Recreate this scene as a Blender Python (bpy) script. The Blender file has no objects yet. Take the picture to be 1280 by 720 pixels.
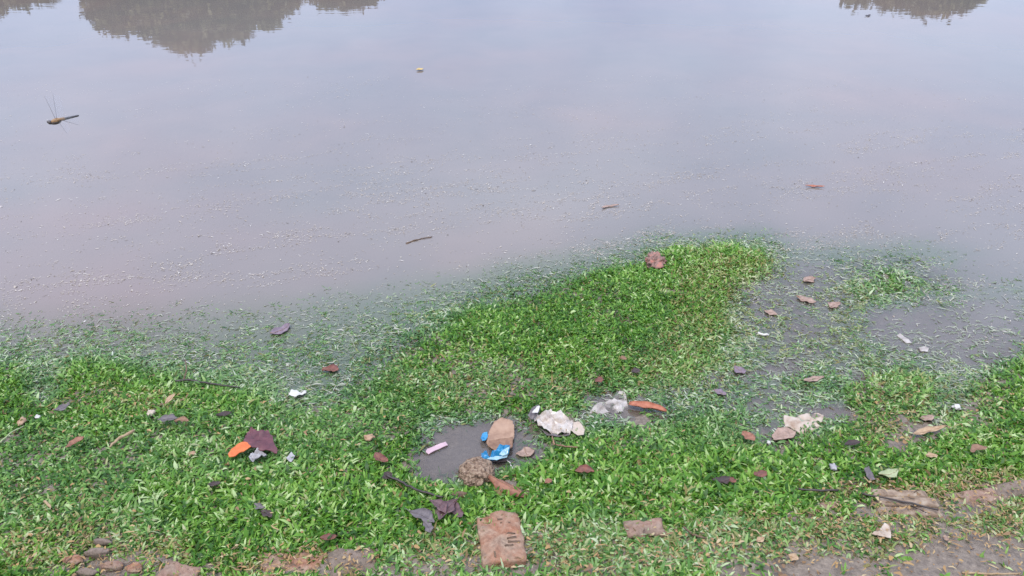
import bpy, bmesh, math, random
import numpy as np
from mathutils import Vector, Matrix, geometry
from mathutils import noise as mnoise

random.seed(7)
rng = np.random.default_rng(11)
R = math.radians
scene = bpy.context.scene
C = scene.collection

# ------------------------------------------------------------------ camera
CAM_H = 1.6
PITCH = 29.0
LENS = 28.25
cam_d = bpy.data.cameras.new('camera')
cam = bpy.data.objects.new('camera', cam_d)
C.objects.link(cam)
cam.location = (0, 0, CAM_H)
cam.rotation_euler = (R(90 - PITCH), 0, 0)
cam_d.lens = LENS
cam_d.sensor_width = 36
cam_d.clip_start = 0.05
cam_d.clip_end = 2000
scene.camera = cam

# ------------------------------------------------------------------ sky (bright overcast), sun, exposure
SUN_EL, SUN_AZ = 62, 215            # azimuth measured from +Y clockwise
world = bpy.data.worlds.new('World')
scene.world = world
world.use_nodes = True
wn = world.node_tree
wn.nodes.clear()
wo = wn.nodes.new('ShaderNodeOutputWorld')
bg = wn.nodes.new('ShaderNodeBackground')
bg.inputs['Strength'].default_value = 0.1
sky = wn.nodes.new('ShaderNodeTexSky')
sky.sky_type = 'NISHITA'
sky.sun_disc = False
sky.sun_elevation = R(SUN_EL)
sky.sun_rotation = R(SUN_AZ)
tc = wn.nodes.new('ShaderNodeTexCoord')
cl = wn.nodes.new('ShaderNodeTexNoise')
cl.inputs['Scale'].default_value = 3.4
cl.inputs['Detail'].default_value = 4
cl.inputs['Roughness'].default_value = 0.5
ramp = wn.nodes.new('ShaderNodeValToRGB')
ramp.color_ramp.elements[0].position = 0.34
ramp.color_ramp.elements[0].color = (7.0, 8.8, 13.8, 1)
ramp.color_ramp.elements[1].position = 0.68
ramp.color_ramp.elements[1].color = (10.8, 12.6, 17.2, 1)
mix = wn.nodes.new('ShaderNodeMix')
mix.data_type = 'RGBA'
mix.inputs[0].default_value = 0.88
wn.links.new(tc.outputs['Generated'], cl.inputs['Vector'])
wn.links.new(cl.outputs['Fac'], ramp.inputs['Fac'])
wn.links.new(sky.outputs['Color'], mix.inputs[6])
wn.links.new(ramp.outputs['Color'], mix.inputs[7])
# an overcast sky is brightest overhead and dims towards the horizon (CIE standard overcast sky)
sx = wn.nodes.new('ShaderNodeSeparateXYZ')
wn.links.new(tc.outputs['Generated'], sx.inputs[0])
cie = wn.nodes.new('ShaderNodeMapRange')
cie.inputs['From Min'].default_value = 0.0; cie.inputs['From Max'].default_value = 1.0
cie.inputs['To Min'].default_value = 0.50; cie.inputs['To Max'].default_value = 1.40
wn.links.new(sx.outputs['Z'], cie.inputs['Value'])
sc_ = wn.nodes.new('ShaderNodeVectorMath'); sc_.operation = 'SCALE'
wn.links.new(mix.outputs[2], sc_.inputs[0]); wn.links.new(cie.outputs[0], sc_.inputs['Scale'])
wn.links.new(sc_.outputs[0], bg.inputs['Color'])
wn.links.new(bg.outputs['Background'], wo.inputs['Surface'])

sun_d = bpy.data.lights.new('sun', 'SUN')
sun_d.energy = 1.5
sun_d.angle = R(14)
sun_d.color = (1.0, 0.94, 0.82)
sun = bpy.data.objects.new('sun', sun_d)
C.objects.link(sun)
sdir = Vector((math.sin(R(SUN_AZ)) * math.cos(R(SUN_EL)), math.cos(R(SUN_AZ)) * math.cos(R(SUN_EL)), math.sin(R(SUN_EL))))
sun.rotation_euler = (-sdir).to_track_quat('-Z', 'Y').to_euler()
sun.location = (-3, -3, 8)

scene.view_settings.view_transform = 'Standard'
scene.view_settings.look = 'None'
scene.view_settings.exposure = 0.75
scene.view_settings.gamma = 1.0
scene.render.resolution_x = 1024
scene.render.resolution_y = 576

# ------------------------------------------------------------------ geometry of the view: pixel of the photograph <-> ground
F = LENS / 36 * 1280
SP, CP = math.sin(R(PITCH)), math.cos(R(PITCH))

def ground(px, py, z=0.0):
    """point of the horizontal plane z seen at a photograph pixel (1280 x 720)"""
    a = (px - 640) / F
    b = (360 - py) / F
    dx, dy, dz = a, CP + b * SP, -SP + b * CP
    t = (z - CAM_H) / dz
    return Vector((dx * t, dy * t, z))

def to_pix(x, y, z=0.0):
    dep = y * CP - (z - CAM_H) * SP
    v = y * SP + (z - CAM_H) * CP
    dep = np.maximum(dep, 0.25)
    return 640 + F * x / dep, 360 - F * v / dep, dep

def mpp(px, py, z=0.0):
    g = ground(px, py, z)
    return (g.y * CP - (z - CAM_H) * SP) / F

def vnoise(x, y, seed=0):
    xi = np.floor(x).astype(np.int64); yi = np.floor(y).astype(np.int64)
    xf = x - xi; yf = y - yi
    def h(a, b):
        n = (a * 374761393 + b * 668265263 + seed * 974711) & 0xffffffff
        n = ((n ^ (n >> 13)) * 1274126177) & 0xffffffff
        n = n ^ (n >> 16)
        return (n & 0xffff) / 65535.0
    u = xf * xf * (3 - 2 * xf); v = yf * yf * (3 - 2 * yf)
    return (h(xi, yi) * (1 - u) + h(xi + 1, yi) * u) * (1 - v) + (h(xi, yi + 1) * (1 - u) + h(xi + 1, yi + 1) * u) * v

def fbm(x, y, seed=0, oct=4):
    s = 0; a = 0.5; t = 0
    for i in range(oct):
        s = s + a * vnoise(x, y, seed + i * 17); t += a
        x = x * 2.03 + 5.1; y = y * 2.03 - 3.7; a *= 0.5
    return s / t

def sstep(a, b, x):
    t = np.clip((x - a) / (b - a), 0, 1)
    return t * t * (3 - 2 * t)

# elevation of the bank above the water level, surveyed point by point (cm)
SURV = [
 (0,470,1),(0,445,-1.2),(0,415,-4),(0,370,-9),(0,330,-14),(100,465,1),(100,440,-1),(100,405,-4.5),(100,360,-10),
 (60,492,-0.3),(130,495,1.5),(200,470,0.4),(200,440,-1.8),(200,405,-4.5),(200,365,-9),(290,470,-0.8),(300,440,-2.2),(300,400,-4.5),
 (300,360,-9),(370,495,-0.9),(360,460,-1.6),(420,490,-1.2),(400,440,-2),(400,405,-3.2),(400,370,-6.5),(400,335,-11),(330,510,1),(440,520,1.2),(480,490,0.8),
 (470,440,-1.0),(470,405,-3),(480,370,-5.5),(500,335,-9),(530,455,1.2),(530,420,0.0),(540,390,-2.2),(560,360,-4.2),(580,330,-8),
 (600,400,1.3),(620,375,-0.6),(640,350,-2.5),(660,330,-5.5),(690,375,1.2),(710,350,-0.6),(735,330,-2.8),(745,350,1.2),(770,330,-1),(780,312,-4.5),
 (820,335,1.5),(815,312,-1.5),(850,315,1.0),(850,300,-4),(900,318,2),(910,304,-1),(905,290,-6),(945,322,1),(965,328,-0.2),(985,330,-2.2),
 (1000,305,-6),(880,380,1.6),(800,400,3),(700,420,3),(600,450,2.5),(750,450,2.3),(840,440,1.3),(890,420,0.4),(920,380,-0.4),(925,350,0.6),(960,360,-0.8),
 (960,400,-1.2),(1000,360,-1.8),(1010,400,-1.4),(1010,430,-1.1),(1000,460,-1.0),(950,465,-1.6),(930,440,-0.6),
 (1060,352,-0.8),(1110,345,0.1),(1110,325,-2.5),(1150,355,-1),(1180,375,-2.2),(1060,385,-1.2),(1120,385,-2.4),(1080,420,-2.2),(1060,450,-1.4),(1130,430,-3.2),(1200,440,-2.8),
 (1250,400,-4.2),(1200,330,-5.5),(1270,330,-8),(1100,300,-7),(1250,445,-1),(1270,465,0.8),(1235,480,0.4),(1190,470,-2.0),(1190,500,-0.4),(1150,475,0.2),
 (1130,495,1.3),(1080,490,0.8),(1040,480,-0.7),(980,490,-0.9),(900,490,-0.2),(1045,517,-1.5),(1000,515,-0.6),(960,548,-1.0),(930,520,-0.6),(860,520,-0.3),(830,495,-0.5),
 (780,522,-0.5),(740,505,-0.6),(790,480,0.6),(700,490,1.3),(730,545,0.4),(680,520,0.8),(640,497,1.5),(590,505,0.8),(540,508,1.0),
 (570,560,-1.7),(535,545,-0.9),(545,590,-1.2),(585,535,-1.4),(620,535,-1.2),(645,560,-1.4),(600,600,-1.2),(575,608,-0.8),(668,575,-0.5),(515,560,0.1),(518,600,0.2),(610,515,-0.5),(640,520,-0.6),
 (490,540,1.6),(470,580,2.4),(540,630,2.6),(620,630,2.8),(690,610,2.4),(760,570,1.3),(850,570,1.2),(1010,560,1.0),(1070,540,1.4),(1110,550,0.6),(1150,550,0.2),(1170,530,0.1),(1220,530,1.2),(1270,530,1.8),
 (0,520,2.2),(100,520,2),(200,520,2),(300,540,2.2),(400,550,2.2),(0,600,3.2),(200,600,3.2),(400,610,3.2),(800,620,3),(950,600,2.4),(1100,590,2.4),(1250,580,2.6),
 (0,680,4.6),(250,680,4.6),(500,680,4.2),(700,680,4.2),(900,650,3.6),(1100,640,3.6),(1270,630,3.6),(0,760,5.6),(300,760,5.6),(640,760,5.4),(960,740,4.6),(1280,720,4.2),
 (-150,520,2.4),(-150,470,0.8),(-150,440,-1.5),(-150,380,-8),(-150,330,-14),(1430,520,2),(1430,470,1),(1430,430,-2),(1430,360,-8),
 (0,260,-22),(320,280,-19),(640,270,-17),(960,250,-17),(1280,270,-17),(-150,200,-32),(320,200,-32),(640,200,-32),(960,200,-32),(1430,200,-32)]
_S = np.array(SURV, float)
_A = np.linalg.norm(_S[:, None, :2] - _S[None, :, :2], axis=2)
_A = np.sqrt(_A ** 2 + 64.0)
_W = np.linalg.solve(_A + np.eye(len(_S)) * 0.6, _S[:, 2] + 12.0)

def elev(x, y):
    x = np.asarray(x, float); y = np.asarray(y, float)
    shp = x.shape
    xf = x.ravel(); yf = y.ravel()
    px, py, _ = to_pix(xf, yf)
    px = np.clip(px, -150, 1430); py = np.clip(py, 200, 760)
    out = np.empty_like(xf)
    for i in range(0, len(xf), 20000):
        d = np.sqrt((px[i:i + 20000, None] - _S[None, :, 0]) ** 2 + (py[i:i + 20000, None] - _S[None, :, 1]) ** 2 + 64.0)
        out[i:i + 20000] = d @ _W - 12.0
    out *= 0.01
    near = sstep(6.5, 2.0, yf)
    out += near * (0.016 * (fbm(xf * 7, yf * 7, 3) - 0.5) + 0.009 * (fbm(xf * 26, yf * 26, 9, 3) - 0.5))
    out = np.where(out < 0, out * (0.85 + 0.15 * sstep(0.0, -0.09, out)), out)      # long flat shallows
    out = np.where(yf > 6.5, np.minimum(out, -0.3), out)
    out = out - 0.9 * sstep(6, 14, yf) + (2.1) * sstep(27, 35, yf)
    return out.reshape(shp)

def elev1(x, y):
    return float(elev(np.array([x]), np.array([y]))[0])

# ------------------------------------------------------------------ material helpers
class NT:
    def __init__(s, name):
        s.m = bpy.data.materials.new(name)
        s.m.use_nodes = True
        s.t = s.m.node_tree
        s.t.nodes.clear()
        s.out = s.n('ShaderNodeOutputMaterial')
    def n(s, typ, **kw):
        nd = s.t.nodes.new(typ)
        for k, v in kw.items():
            setattr(nd, k, v)
        return nd
    def l(s, a, b):
        s.t.links.new(a, b)
    def noise(s, scale, detail=4, rough=0.55, vec=None, dist=0.0):
        nd = s.n('ShaderNodeTexNoise')
        nd.inputs['Scale'].default_value = scale
        nd.inputs['Detail'].default_value = detail
        nd.inputs['Roughness'].default_value = rough
        nd.inputs['Distortion'].default_value = dist
        if vec is None:
            if not hasattr(s, 'tc'):
                s.tc = s.n('ShaderNodeTexCoord')
            vec = s.tc.outputs['Object']
        s.l(vec, nd.inputs['Vector'])
        return nd.outputs['Fac']
    def ramp(s, fac, stops):
        nd = s.n('ShaderNodeValToRGB')
        el = nd.color_ramp.elements
        while len(el) < len(stops):
            el.new(0.5)
        for e, (p, c) in zip(el, stops):
            e.position = p
            e.color = (*c, 1) if len(c) == 3 else c
        s.l(fac, nd.inputs['Fac'])
        return nd.outputs['Color']
    def mixc(s, fac, a, b, blend='MIX'):
        nd = s.n('ShaderNodeMix', data_type='RGBA', blend_type=blend)
        for sock, v in ((nd.inputs[0], fac), (nd.inputs[6], a), (nd.inputs[7], b)):
            if isinstance(v, (int, float)):
                sock.default_value = v
            elif isinstance(v, tuple):
                sock.default_value = (*v, 1)
            else:
                s.l(v, sock)
        return nd.outputs[2]
    def math(s, op, a, b=None, clamp=False):
        nd = s.n('ShaderNodeMath', operation=op, use_clamp=clamp)
        for i, v in enumerate((a, b)):
            if v is None: continue
            if isinstance(v, (int, float)): nd.inputs[i].default_value = v
            else: s.l(v, nd.inputs[i])
        return nd.outputs[0]
    def attr(s, name):
        nd = s.n('ShaderNodeAttribute', attribute_name=name)
        return nd.outputs['Fac']
    def bump(s, h, strength, dist):
        nd = s.n('ShaderNodeBump')
        nd.inputs['Strength'].default_value = strength
        nd.inputs['Distance'].default_value = dist
        s.l(h, nd.inputs['Height'])
        return nd.outputs['Normal']
    def princ(s, col, rough=0.7, spec=0.4, normal=None):
        nd = s.n('ShaderNodeBsdfPrincipled')
        if isinstance(col, tuple): nd.inputs['Base Color'].default_value = (*col, 1)
        else: s.l(col, nd.inputs['Base Color'])
        if isinstance(rough, (int, float)): nd.inputs['Roughness'].default_value = rough
        else: s.l(rough, nd.inputs['Roughness'])
        nd.inputs['Specular IOR Level'].default_value = spec
        if normal is not None: s.l(normal, nd.inputs['Normal'])
        s.l(nd.outputs[0], s.out.inputs['Surface'])
        return nd

def muted(c):
    """colour dimmed where pale and warmed to offset the bluish sky light"""
    k = 0.95 - 0.42 * max(c)
    return (c[0] * k, c[1] * k * 0.93, c[2] * k * 0.78)  # white balance against the blue sky light, put into the colour

def dirty_brick(name, a, b, c, dirt):
    a, b, c, dirt = map(muted, (a, b, c, dirt))
    t = NT(name)
    col = t.ramp(t.noise(42, 5, 0.65), [(0.3, a), (0.5, b), (0.72, c)])
    dm = t.ramp(t.noise(13, 5, 0.6), [(0.40, (0, 0, 0)), (0.62, (1, 1, 1))])
    col = t.mixc(t.math('MULTIPLY', dm, 0.85), col, t.ramp(t.noise(90, 4, 0.6), [(0.3, tuple(v * 0.6 for v in dirt)), (0.7, tuple(v * 1.3 for v in dirt))]))
    t.princ(col, 0.85, 0.25, t.bump(t.noise(120, 5, 0.65), 1.0, 0.005))
    return t.m

def mottled(name, a, b, c=None, scale=40, rough=0.7, spec=0.4, bump=0.4, bdist=0.002, bscale=None):
    a, b, c = muted(a), muted(b), (muted(c) if c else None)
    t = NT(name)
    f = t.noise(scale, 5, 0.62)
    stops = [(0.32, a), (0.66, b)] if c is None else [(0.3, a), (0.5, b), (0.72, c)]
    col = t.ramp(f, stops)
    nrm = t.bump(t.noise(bscale or scale * 2.5, 4, 0.6), bump, bdist) if bump else None
    t.princ(col, rough, spec, nrm)
    return t.m

M = {}
# mud of the bank and the bottom of the water
t = NT('mud')
n1 = t.noise(9, 6, 0.6); n2 = t.noise(60, 5, 0.65); n3 = t.noise(220, 3, 0.6)
c1 = t.ramp(n1, [(0.3, (0.13, 0.092, 0.060)), (0.7, (0.215, 0.158, 0.108))])
c2 = t.ramp(n2, [(0.35, (0.055, 0.040, 0.027)), (0.7, (0.29, 0.225, 0.16))])
cc = t.mixc(0.5, c1, c2)
rg = t.ramp(n1, [(0.35, (0.35,) * 3), (0.65, (0.75,) * 3)])
hh = t.math('ADD', n2, t.math('MULTIPLY', n3, 0.35))
t.princ(cc, rg, 0.45, t.bump(hh, 0.8, 0.012))
M['mud'] = t.m

# grass blades
t = NT('grass_blade')
tint = t.attr('tint'); dry = t.attr('dry'); silt = t.attr('silt'); along = t.attr('along')
g = t.ramp(tint, [(0.0, (0.018, 0.060, 0.005)), (0.3, (0.048, 0.145, 0.009)), (0.6, (0.118, 0.250, 0.022)), (0.82, (0.220, 0.355, 0.055)), (1.0, (0.42, 0.50, 0.20))])  # the palest tints paint the highlights of the blades
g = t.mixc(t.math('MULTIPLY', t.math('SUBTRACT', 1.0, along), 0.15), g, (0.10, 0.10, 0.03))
d = t.ramp(tint, [(0.0, (0.17, 0.085, 0.030)), (0.3, (0.27, 0.18, 0.06)), (0.6, (0.30, 0.28, 0.10)), (1.0, (0.40, 0.36, 0.19))])
s_ = t.ramp(tint, [(0.0, (0.035, 0.085, 0.025)), (0.4, (0.105, 0.190, 0.068)), (0.75, (0.20, 0.28, 0.125)), (1.0, (0.44, 0.45, 0.33))])
c = t.mixc(dry, g, d)
c = t.mixc(silt, c, s_)
b1 = t.n('ShaderNodeBsdfPrincipled')
t.l(c, b1.inputs['Base Color'])
b1.inputs['Roughness'].default_value = 0.46
b1.inputs['Specular IOR Level'].default_value = 0.28
tr = t.n('ShaderNodeBsdfTranslucent')
t.l(t.mixc(0.5, c, (0.24, 0.42, 0.04), 'MIX'), tr.inputs['Color'])
mx = t.n('ShaderNodeMixShader')
mx.inputs[0].default_value = 0.26
t.l(b1.outputs[0], mx.inputs[1]); t.l(tr.outputs[0], mx.inputs[2])
t.l(mx.outputs[0], t.out.inputs['Surface'])
M['grass'] = t.m

# muddy flood water: silt hides the bottom with depth, the surface mirrors the sky
t = NT('flood_water')
dep = t.attr('depth')
mk = t.math('SUBTRACT', 1.0, t.math('POWER', 2.718, t.math('MULTIPLY', dep, -27.0)), True)
mk = t.math('ADD', t.math('MULTIPLY', mk, 0.88), 0.12)
big = t.noise(0.55, 3, 0.5)
med = t.noise(2.2, 4, 0.55, dist=0.6)
mc = t.ramp(big, [(0.32, (0.158, 0.143, 0.118)), (0.5, (0.172, 0.142, 0.117)), (0.68, (0.198, 0.143, 0.112))])
mc = t.mixc(0.35, mc, t.ramp(med, [(0.3, (0.148, 0.130, 0.110)), (0.7, (0.193, 0.158, 0.130))]))
mc = t.mixc(t.math('MULTIPLY', t.attr('weed'), 0.62), mc, (0.098, 0.150, 0.074))
shal = t.math('MULTIPLY', t.math('POWER', 2.718, t.math('MULTIPLY', dep, -45.0)), t.math('SUBTRACT', 1.0, t.attr('weed')))
mc = t.mixc(t.math('MULTIPLY', shal, 0.55), mc, (0.120, 0.086, 0.066))      # stirred-up brown silt of the puddles
plume = t.n('ShaderNodeTexGradient', gradient_type='SPHERICAL')          # a plume of reddish silt stirred up off the left bank
pm = t.n('ShaderNodeMapping'); pm.vector_type = 'TEXTURE'
pm.inputs['Location'].default_value = (-1.35, 3.3, 0); pm.inputs['Scale'].default_value = (1.5, 1.5, 1.0)
wob_ = t.n('ShaderNodeVectorMath', operation='ADD'); nz_ = t.n('ShaderNodeTexNoise'); nz_.inputs['Scale'].default_value = 1.4
t.l(t.tc.outputs['Object'], nz_.inputs['Vector']); t.l(t.tc.outputs['Object'], wob_.inputs[0]); t.l(nz_.outputs['Color'], wob_.inputs[1])
t.l(wob_.outputs[0], pm.inputs['Vector']); t.l(pm.outputs[0], plume.inputs['Vector'])
mc = t.mixc(t.math('MULTIPLY', plume.outputs['Fac'], 0.9), mc, (0.228, 0.148, 0.118))
df = t.n('ShaderNodeBsdfDiffuse'); t.l(mc, df.inputs['Color'])
tp = t.n('ShaderNodeBsdfTransparent'); tp.inputs['Color'].default_value = (0.93, 0.93, 0.92, 1)
m1 = t.n('ShaderNodeMixShader'); t.l(mk, m1.inputs[0]); t.l(tp.outputs[0], m1.inputs[1]); t.l(df.outputs[0], m1.inputs[2])
mp = t.n('ShaderNodeMapping'); mp.inputs['Scale'].default_value = (1.0, 2.2, 1.0)
t.l(t.tc.outputs['Object'], mp.inputs['Vector'])
w1 = t.noise(2.4, 2, 0.5, mp.outputs['Vector']); w2 = t.noise(9, 2, 0.5, mp.outputs['Vector'])
nr = t.bump(t.math('ADD', w1, t.math('MULTIPLY', w2, 0.10)), 0.026, 0.02)
gl = t.n('ShaderNodeBsdfGlossy'); gl.inputs['Roughness'].default_value = 0.014
t.l(nr, gl.inputs['Normal'])
fr = t.n('ShaderNodeFresnel'); fr.inputs['IOR'].default_value = 1.42        # raised above clean water to strengthen the mirrored sky at mid distance
m2 = t.n('ShaderNodeMixShader'); t.l(fr.outputs[0], m2.inputs[0]); t.l(m1.outputs[0], m2.inputs[1]); t.l(gl.outputs[0], m2.inputs[2])
t.l(m2.outputs[0], t.out.inputs['Surface'])
M['water'] = t.m

def leafmat(name, a, b, rough=0.55, spec=0.4, scale=70):
    return mottled(name, a, b, scale=scale, rough=rough, spec=spec, bump=0.35, bdist=0.0012)

M['brick_red'] = dirty_brick('worn_red_brick', (0.19, 0.075, 0.045), (0.34, 0.165, 0.105), (0.46, 0.30, 0.23), (0.33, 0.25, 0.195))
M['brick_pale'] = dirty_brick('worn_pale_brick', (0.20, 0.11, 0.085), (0.33, 0.21, 0.165), (0.42, 0.32, 0.27), (0.20, 0.15, 0.12))
M['brick_grey'] = dirty_brick('dirty_grey_brick', (0.12, 0.09, 0.075), (0.24, 0.185, 0.16), (0.34, 0.28, 0.25), (0.14, 0.11, 0.085))
M['clinker'] = mottled('porous_stone', (0.03, 0.018, 0.014), (0.32, 0.22, 0.165), (0.62, 0.49, 0.38), 120, 0.9, 0.2, 1.0, 0.012, 150)
M['stone_red'] = mottled('reddish_stone', (0.06, 0.035, 0.03), (0.28, 0.17, 0.15), (0.60, 0.20, 0.15), 60, 0.7, 0.3, 0.8, 0.004)
M['pebble_pale'] = mottled('pale_pebble', (0.42, 0.34, 0.28), (0.66, 0.56, 0.48), None, 60, 0.6, 0.4, 0.4, 0.002)
M['pebble_tan'] = mottled('tan_pebble', (0.30, 0.18, 0.11), (0.50, 0.34, 0.24), None, 60, 0.7, 0.3, 0.4, 0.002)
M['white'] = mottled('white_scrap', (0.55, 0.53, 0.53), (0.82, 0.80, 0.80), None, 60, 0.4, 0.5, 0.3, 0.001)
M['plastic_dirty'] = mottled('dirty_white_plastic', (0.24, 0.17, 0.13), (0.58, 0.51, 0.48), (0.80, 0.77, 0.78), 34, 0.35, 0.5, 0.3, 0.002)
M['plastic_grey'] = mottled('grey_wet_plastic', (0.20, 0.16, 0.14), (0.38, 0.34, 0.32), (0.56, 0.52, 0.52), 36, 0.35, 0.5, 0.3, 0.002)
M['paper_beige'] = mottled('beige_paper', (0.26, 0.17, 0.12), (0.50, 0.41, 0.35), (0.66, 0.58, 0.53), 30, 0.7, 0.3, 0.4, 0.002)
M['cardboard'] = mottled('wet_brown_card', (0.21, 0.12, 0.08), (0.35, 0.22, 0.155), (0.44, 0.29, 0.21), 26, 0.6, 0.35, 0.4, 0.002)
M['blue'] = mottled('blue_foil', (0.01, 0.13, 0.35), (0.02, 0.26, 0.55), (0.10, 0.42, 0.66), 30, 0.25, 0.6, 0.3, 0.002)
M['blue_pale'] = mottled('pale_blue_foil', (0.22, 0.45, 0.62), (0.45, 0.62, 0.72), None, 40, 0.25, 0.6, 0.2, 0.001)
M['pink'] = mottled('pink_strip', (0.52, 0.34, 0.42), (0.68, 0.50, 0.58), None, 60, 0.5, 0.4, 0.2, 0.001)
M['maroon'] = mottled('maroon_sheet', (0.060, 0.016, 0.022), (0.105, 0.030, 0.038), (0.15, 0.05, 0.055), 30, 0.5, 0.4, 0.2, 0.001)
M['orange'] = mottled('orange_peel', (0.66, 0.13, 0.02), (0.86, 0.24, 0.06), None, 70, 0.5, 0.4, 0.4, 0.001)
M['tissue'] = mottled('grey_tissue', (0.27, 0.26, 0.29), (0.50, 0.49, 0.54), None, 50, 0.8, 0.2, 0.4, 0.002)
M['leaf_red'] = leafmat('red_brown_leaf', (0.075, 0.026, 0.020), (0.21, 0.070, 0.045))
M['leaf_orange'] = leafmat('orange_leaf', (0.27, 0.075, 0.035), (0.46, 0.165, 0.09))
M['leaf_rust'] = leafmat('rust_leaf', (0.16, 0.060, 0.035), (0.34, 0.155, 0.095))
M['leaf_brown'] = leafmat('brown_leaf', (0.14, 0.07, 0.04), (0.28, 0.16, 0.095))
M['leaf_tan'] = leafmat('tan_leaf', (0.32, 0.20, 0.11), (0.52, 0.37, 0.24))
M['leaf_yellow'] = leafmat('yellow_leaf', (0.55, 0.38, 0.12), (0.72, 0.55, 0.24))
M['leaf_dark'] = leafmat('black_brown_leaf', (0.022, 0.013, 0.012), (0.065, 0.038, 0.032))
M['leaf_purple'] = leafmat('dark_purple_leaf', (0.055, 0.030, 0.036), (0.14, 0.075, 0.080), 0.5)
M['leaf_slate'] = leafmat('slate_leaf', (0.065, 0.052, 0.058), (0.15, 0.125, 0.13), 0.45)
M['leaf_silt'] = leafmat('silted_leaf', (0.20, 0.13, 0.10), (0.42, 0.29, 0.24))
M['leaf_silt_purple'] = leafmat('silted_purple_leaf', (0.12, 0.085, 0.12), (0.23, 0.17, 0.21))
M['leaf_pale_green'] = leafmat('pale_green_leaf', (0.26, 0.30, 0.15), (0.40, 0.44, 0.27))
M['twig'] = mottled('twig_bark', (0.07, 0.045, 0.03), (0.19, 0.125, 0.085), None, 90, 0.75, 0.3, 0.5, 0.002)
M['twig_dark'] = mottled('dark_wet_twig', (0.020, 0.015, 0.013), (0.06, 0.042, 0.035), None, 90, 0.45, 0.4, 0.5, 0.002)
M['twig_tan'] = mottled('tan_stalk', (0.30, 0.20, 0.12), (0.50, 0.37, 0.24), None, 80, 0.7, 0.3, 0.4, 0.002)
M['vein'] = mottled('leaf_rib', (0.20, 0.12, 0.08), (0.30, 0.19, 0.13), None, 60, 0.6, 0.3, 0, 0)
M['soil'] = mottled('soil_in_grooves', (0.09, 0.06, 0.045), (0.17, 0.12, 0.09), None, 80, 0.95, 0.1, 0.3, 0.001)
M['ply'] = mottled('weathered_wood', (0.10, 0.07, 0.05), (0.26, 0.19, 0.145), (0.40, 0.33, 0.27), 36, 0.8, 0.25, 0.5, 0.002)

# ------------------------------------------------------------------ mesh helpers
def link(name, me, mat, parent=None):
    o = bpy.data.objects.new(name, me)
    if mat is not None:
        me.materials.append(mat)
    C.objects.link(o)
    if parent is not None:
        o.parent = parent
    return o

def tag(o, label=None, cat=None, group=None, kind=None):
    if label: o['label'] = label
    if cat: o['category'] = cat
    if group: o['group'] = group
    if kind: o['kind'] = kind
    return o

def empty(name, loc):
    o = bpy.data.objects.new(name, None)
    o.empty_display_size = 0.02
    o.location = loc
    C.objects.link(o)
    return o

def mesh_np(name, co, faces_sizes, loops, smooth=True):
    me = bpy.data.meshes.new(name)
    nv = len(co)
    me.vertices.add(nv)
    me.vertices.foreach_set('co', np.ascontiguousarray(co, np.float32).ravel())
    me.loops.add(len(loops))
    me.loops.foreach_set('vertex_index', np.ascontiguousarray(loops, np.int32))
    me.polygons.add(len(faces_sizes))
    st = np.concatenate(([0], np.cumsum(faces_sizes)[:-1])).astype(np.int32)
    me.polygons.foreach_set('loop_start', st)
    me.update(calc_edges=True)
    if smooth:
        me.polygons.foreach_set('use_smooth', np.ones(len(faces_sizes), bool))
    return me

def add_attr(me, name, data):
    a = me.attributes.new(name, 'FLOAT', 'POINT')
    a.data.foreach_set('value', np.ascontiguousarray(data, np.float32))

def from_bm(bm, name, mat, parent=None, smooth=True):
    me = bpy.data.meshes.new(name)
    for f in bm.faces: f.smooth = smooth
    bm.to_mesh(me); bm.free()
    return link(name, me, mat, parent)

# (px, py, rx, ry, remaining cover) bare or thin places of the turf
BARE = [(1235,500,50,26,0.55),(1180,525,60,24,0.5),(1265,545,30,14,0.6),(985,400,75,55,0.6),(1040,470,80,30,0.65),(950,520,90,26,0.6),(760,704,240,20,0.55),(620,714,130,14,0.5),(300,714,260,13,0.5),(1000,690,140,24,0.5),(1110,345,75,24,0.5),(1010,430,50,30,0.55),(960,500,60,16,0.5),(900,470,40,14,0.5),(1100,470,60,14,0.6),(578,563,62,38,0.0),(555,590,45,24,0.02),(640,562,42,26,0.05),(600,535,55,14,0.2),(672,560,22,22,0.5),
        (1045,517,38,12,0.05),(962,550,28,16,0.08),(1130,420,62,24,0.03),(1190,440,50,28,0.05),(1150,395,80,18,0.2),(1150,545,42,22,0.12),(1110,528,24,18,0.35),
        (1210,505,30,14,0.5),(955,463,32,12,0.15),(850,489,26,8,0.4),(900,490,18,9,0.4),(760,505,45,16,0.15),(800,515,50,12,0.4),(700,530,40,20,0.3),
        (60,495,38,7,0.3),(130,708,60,20,0.2),(225,714,24,12,0.1),(380,708,55,18,0.15),(448,700,30,16,0.1),(1100,715,180,24,0.05),(1240,700,120,34,0.05),
        (980,722,110,20,0.2),(1190,675,60,26,0.4),(1040,640,50,13,0.25),(1130,628,45,14,0.1),(1215,624,60,18,0.15),(1265,608,30,10,0.2),(1105,664,22,16,0.3),
        (960,360,30,40,0.5),(1010,375,45,40,0.4),(940,395,30,18,0.4),(1240,410,60,40,0.08),(1220,345,60,20,0.2),(480,540,20,8,0.7),(1010,340,30,14,0.3)]
DRYS = [(990,400,85,65,0.65),(1060,440,60,30,0.3),(880,360,40,60,0.35),(120,690,120,30,0.55),(380,705,110,22,0.6),(560,690,60,26,0.35),(760,690,160,34,0.38),(1010,670,160,34,0.5),(1200,650,110,40,0.65),(1130,612,120,10,0.85),(910,340,60,30,0.5),
        (940,390,50,50,0.6),(860,455,70,40,0.35),(640,480,130,24,0.25),(150,500,110,16,0.25),(60,640,80,40,0.12),(1240,600,60,10,0.7),(620,455,200,20,0.12),(1150,500,90,40,0.25),(1130,540,60,30,0.4),(830,640,60,20,0.2)]
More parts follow.
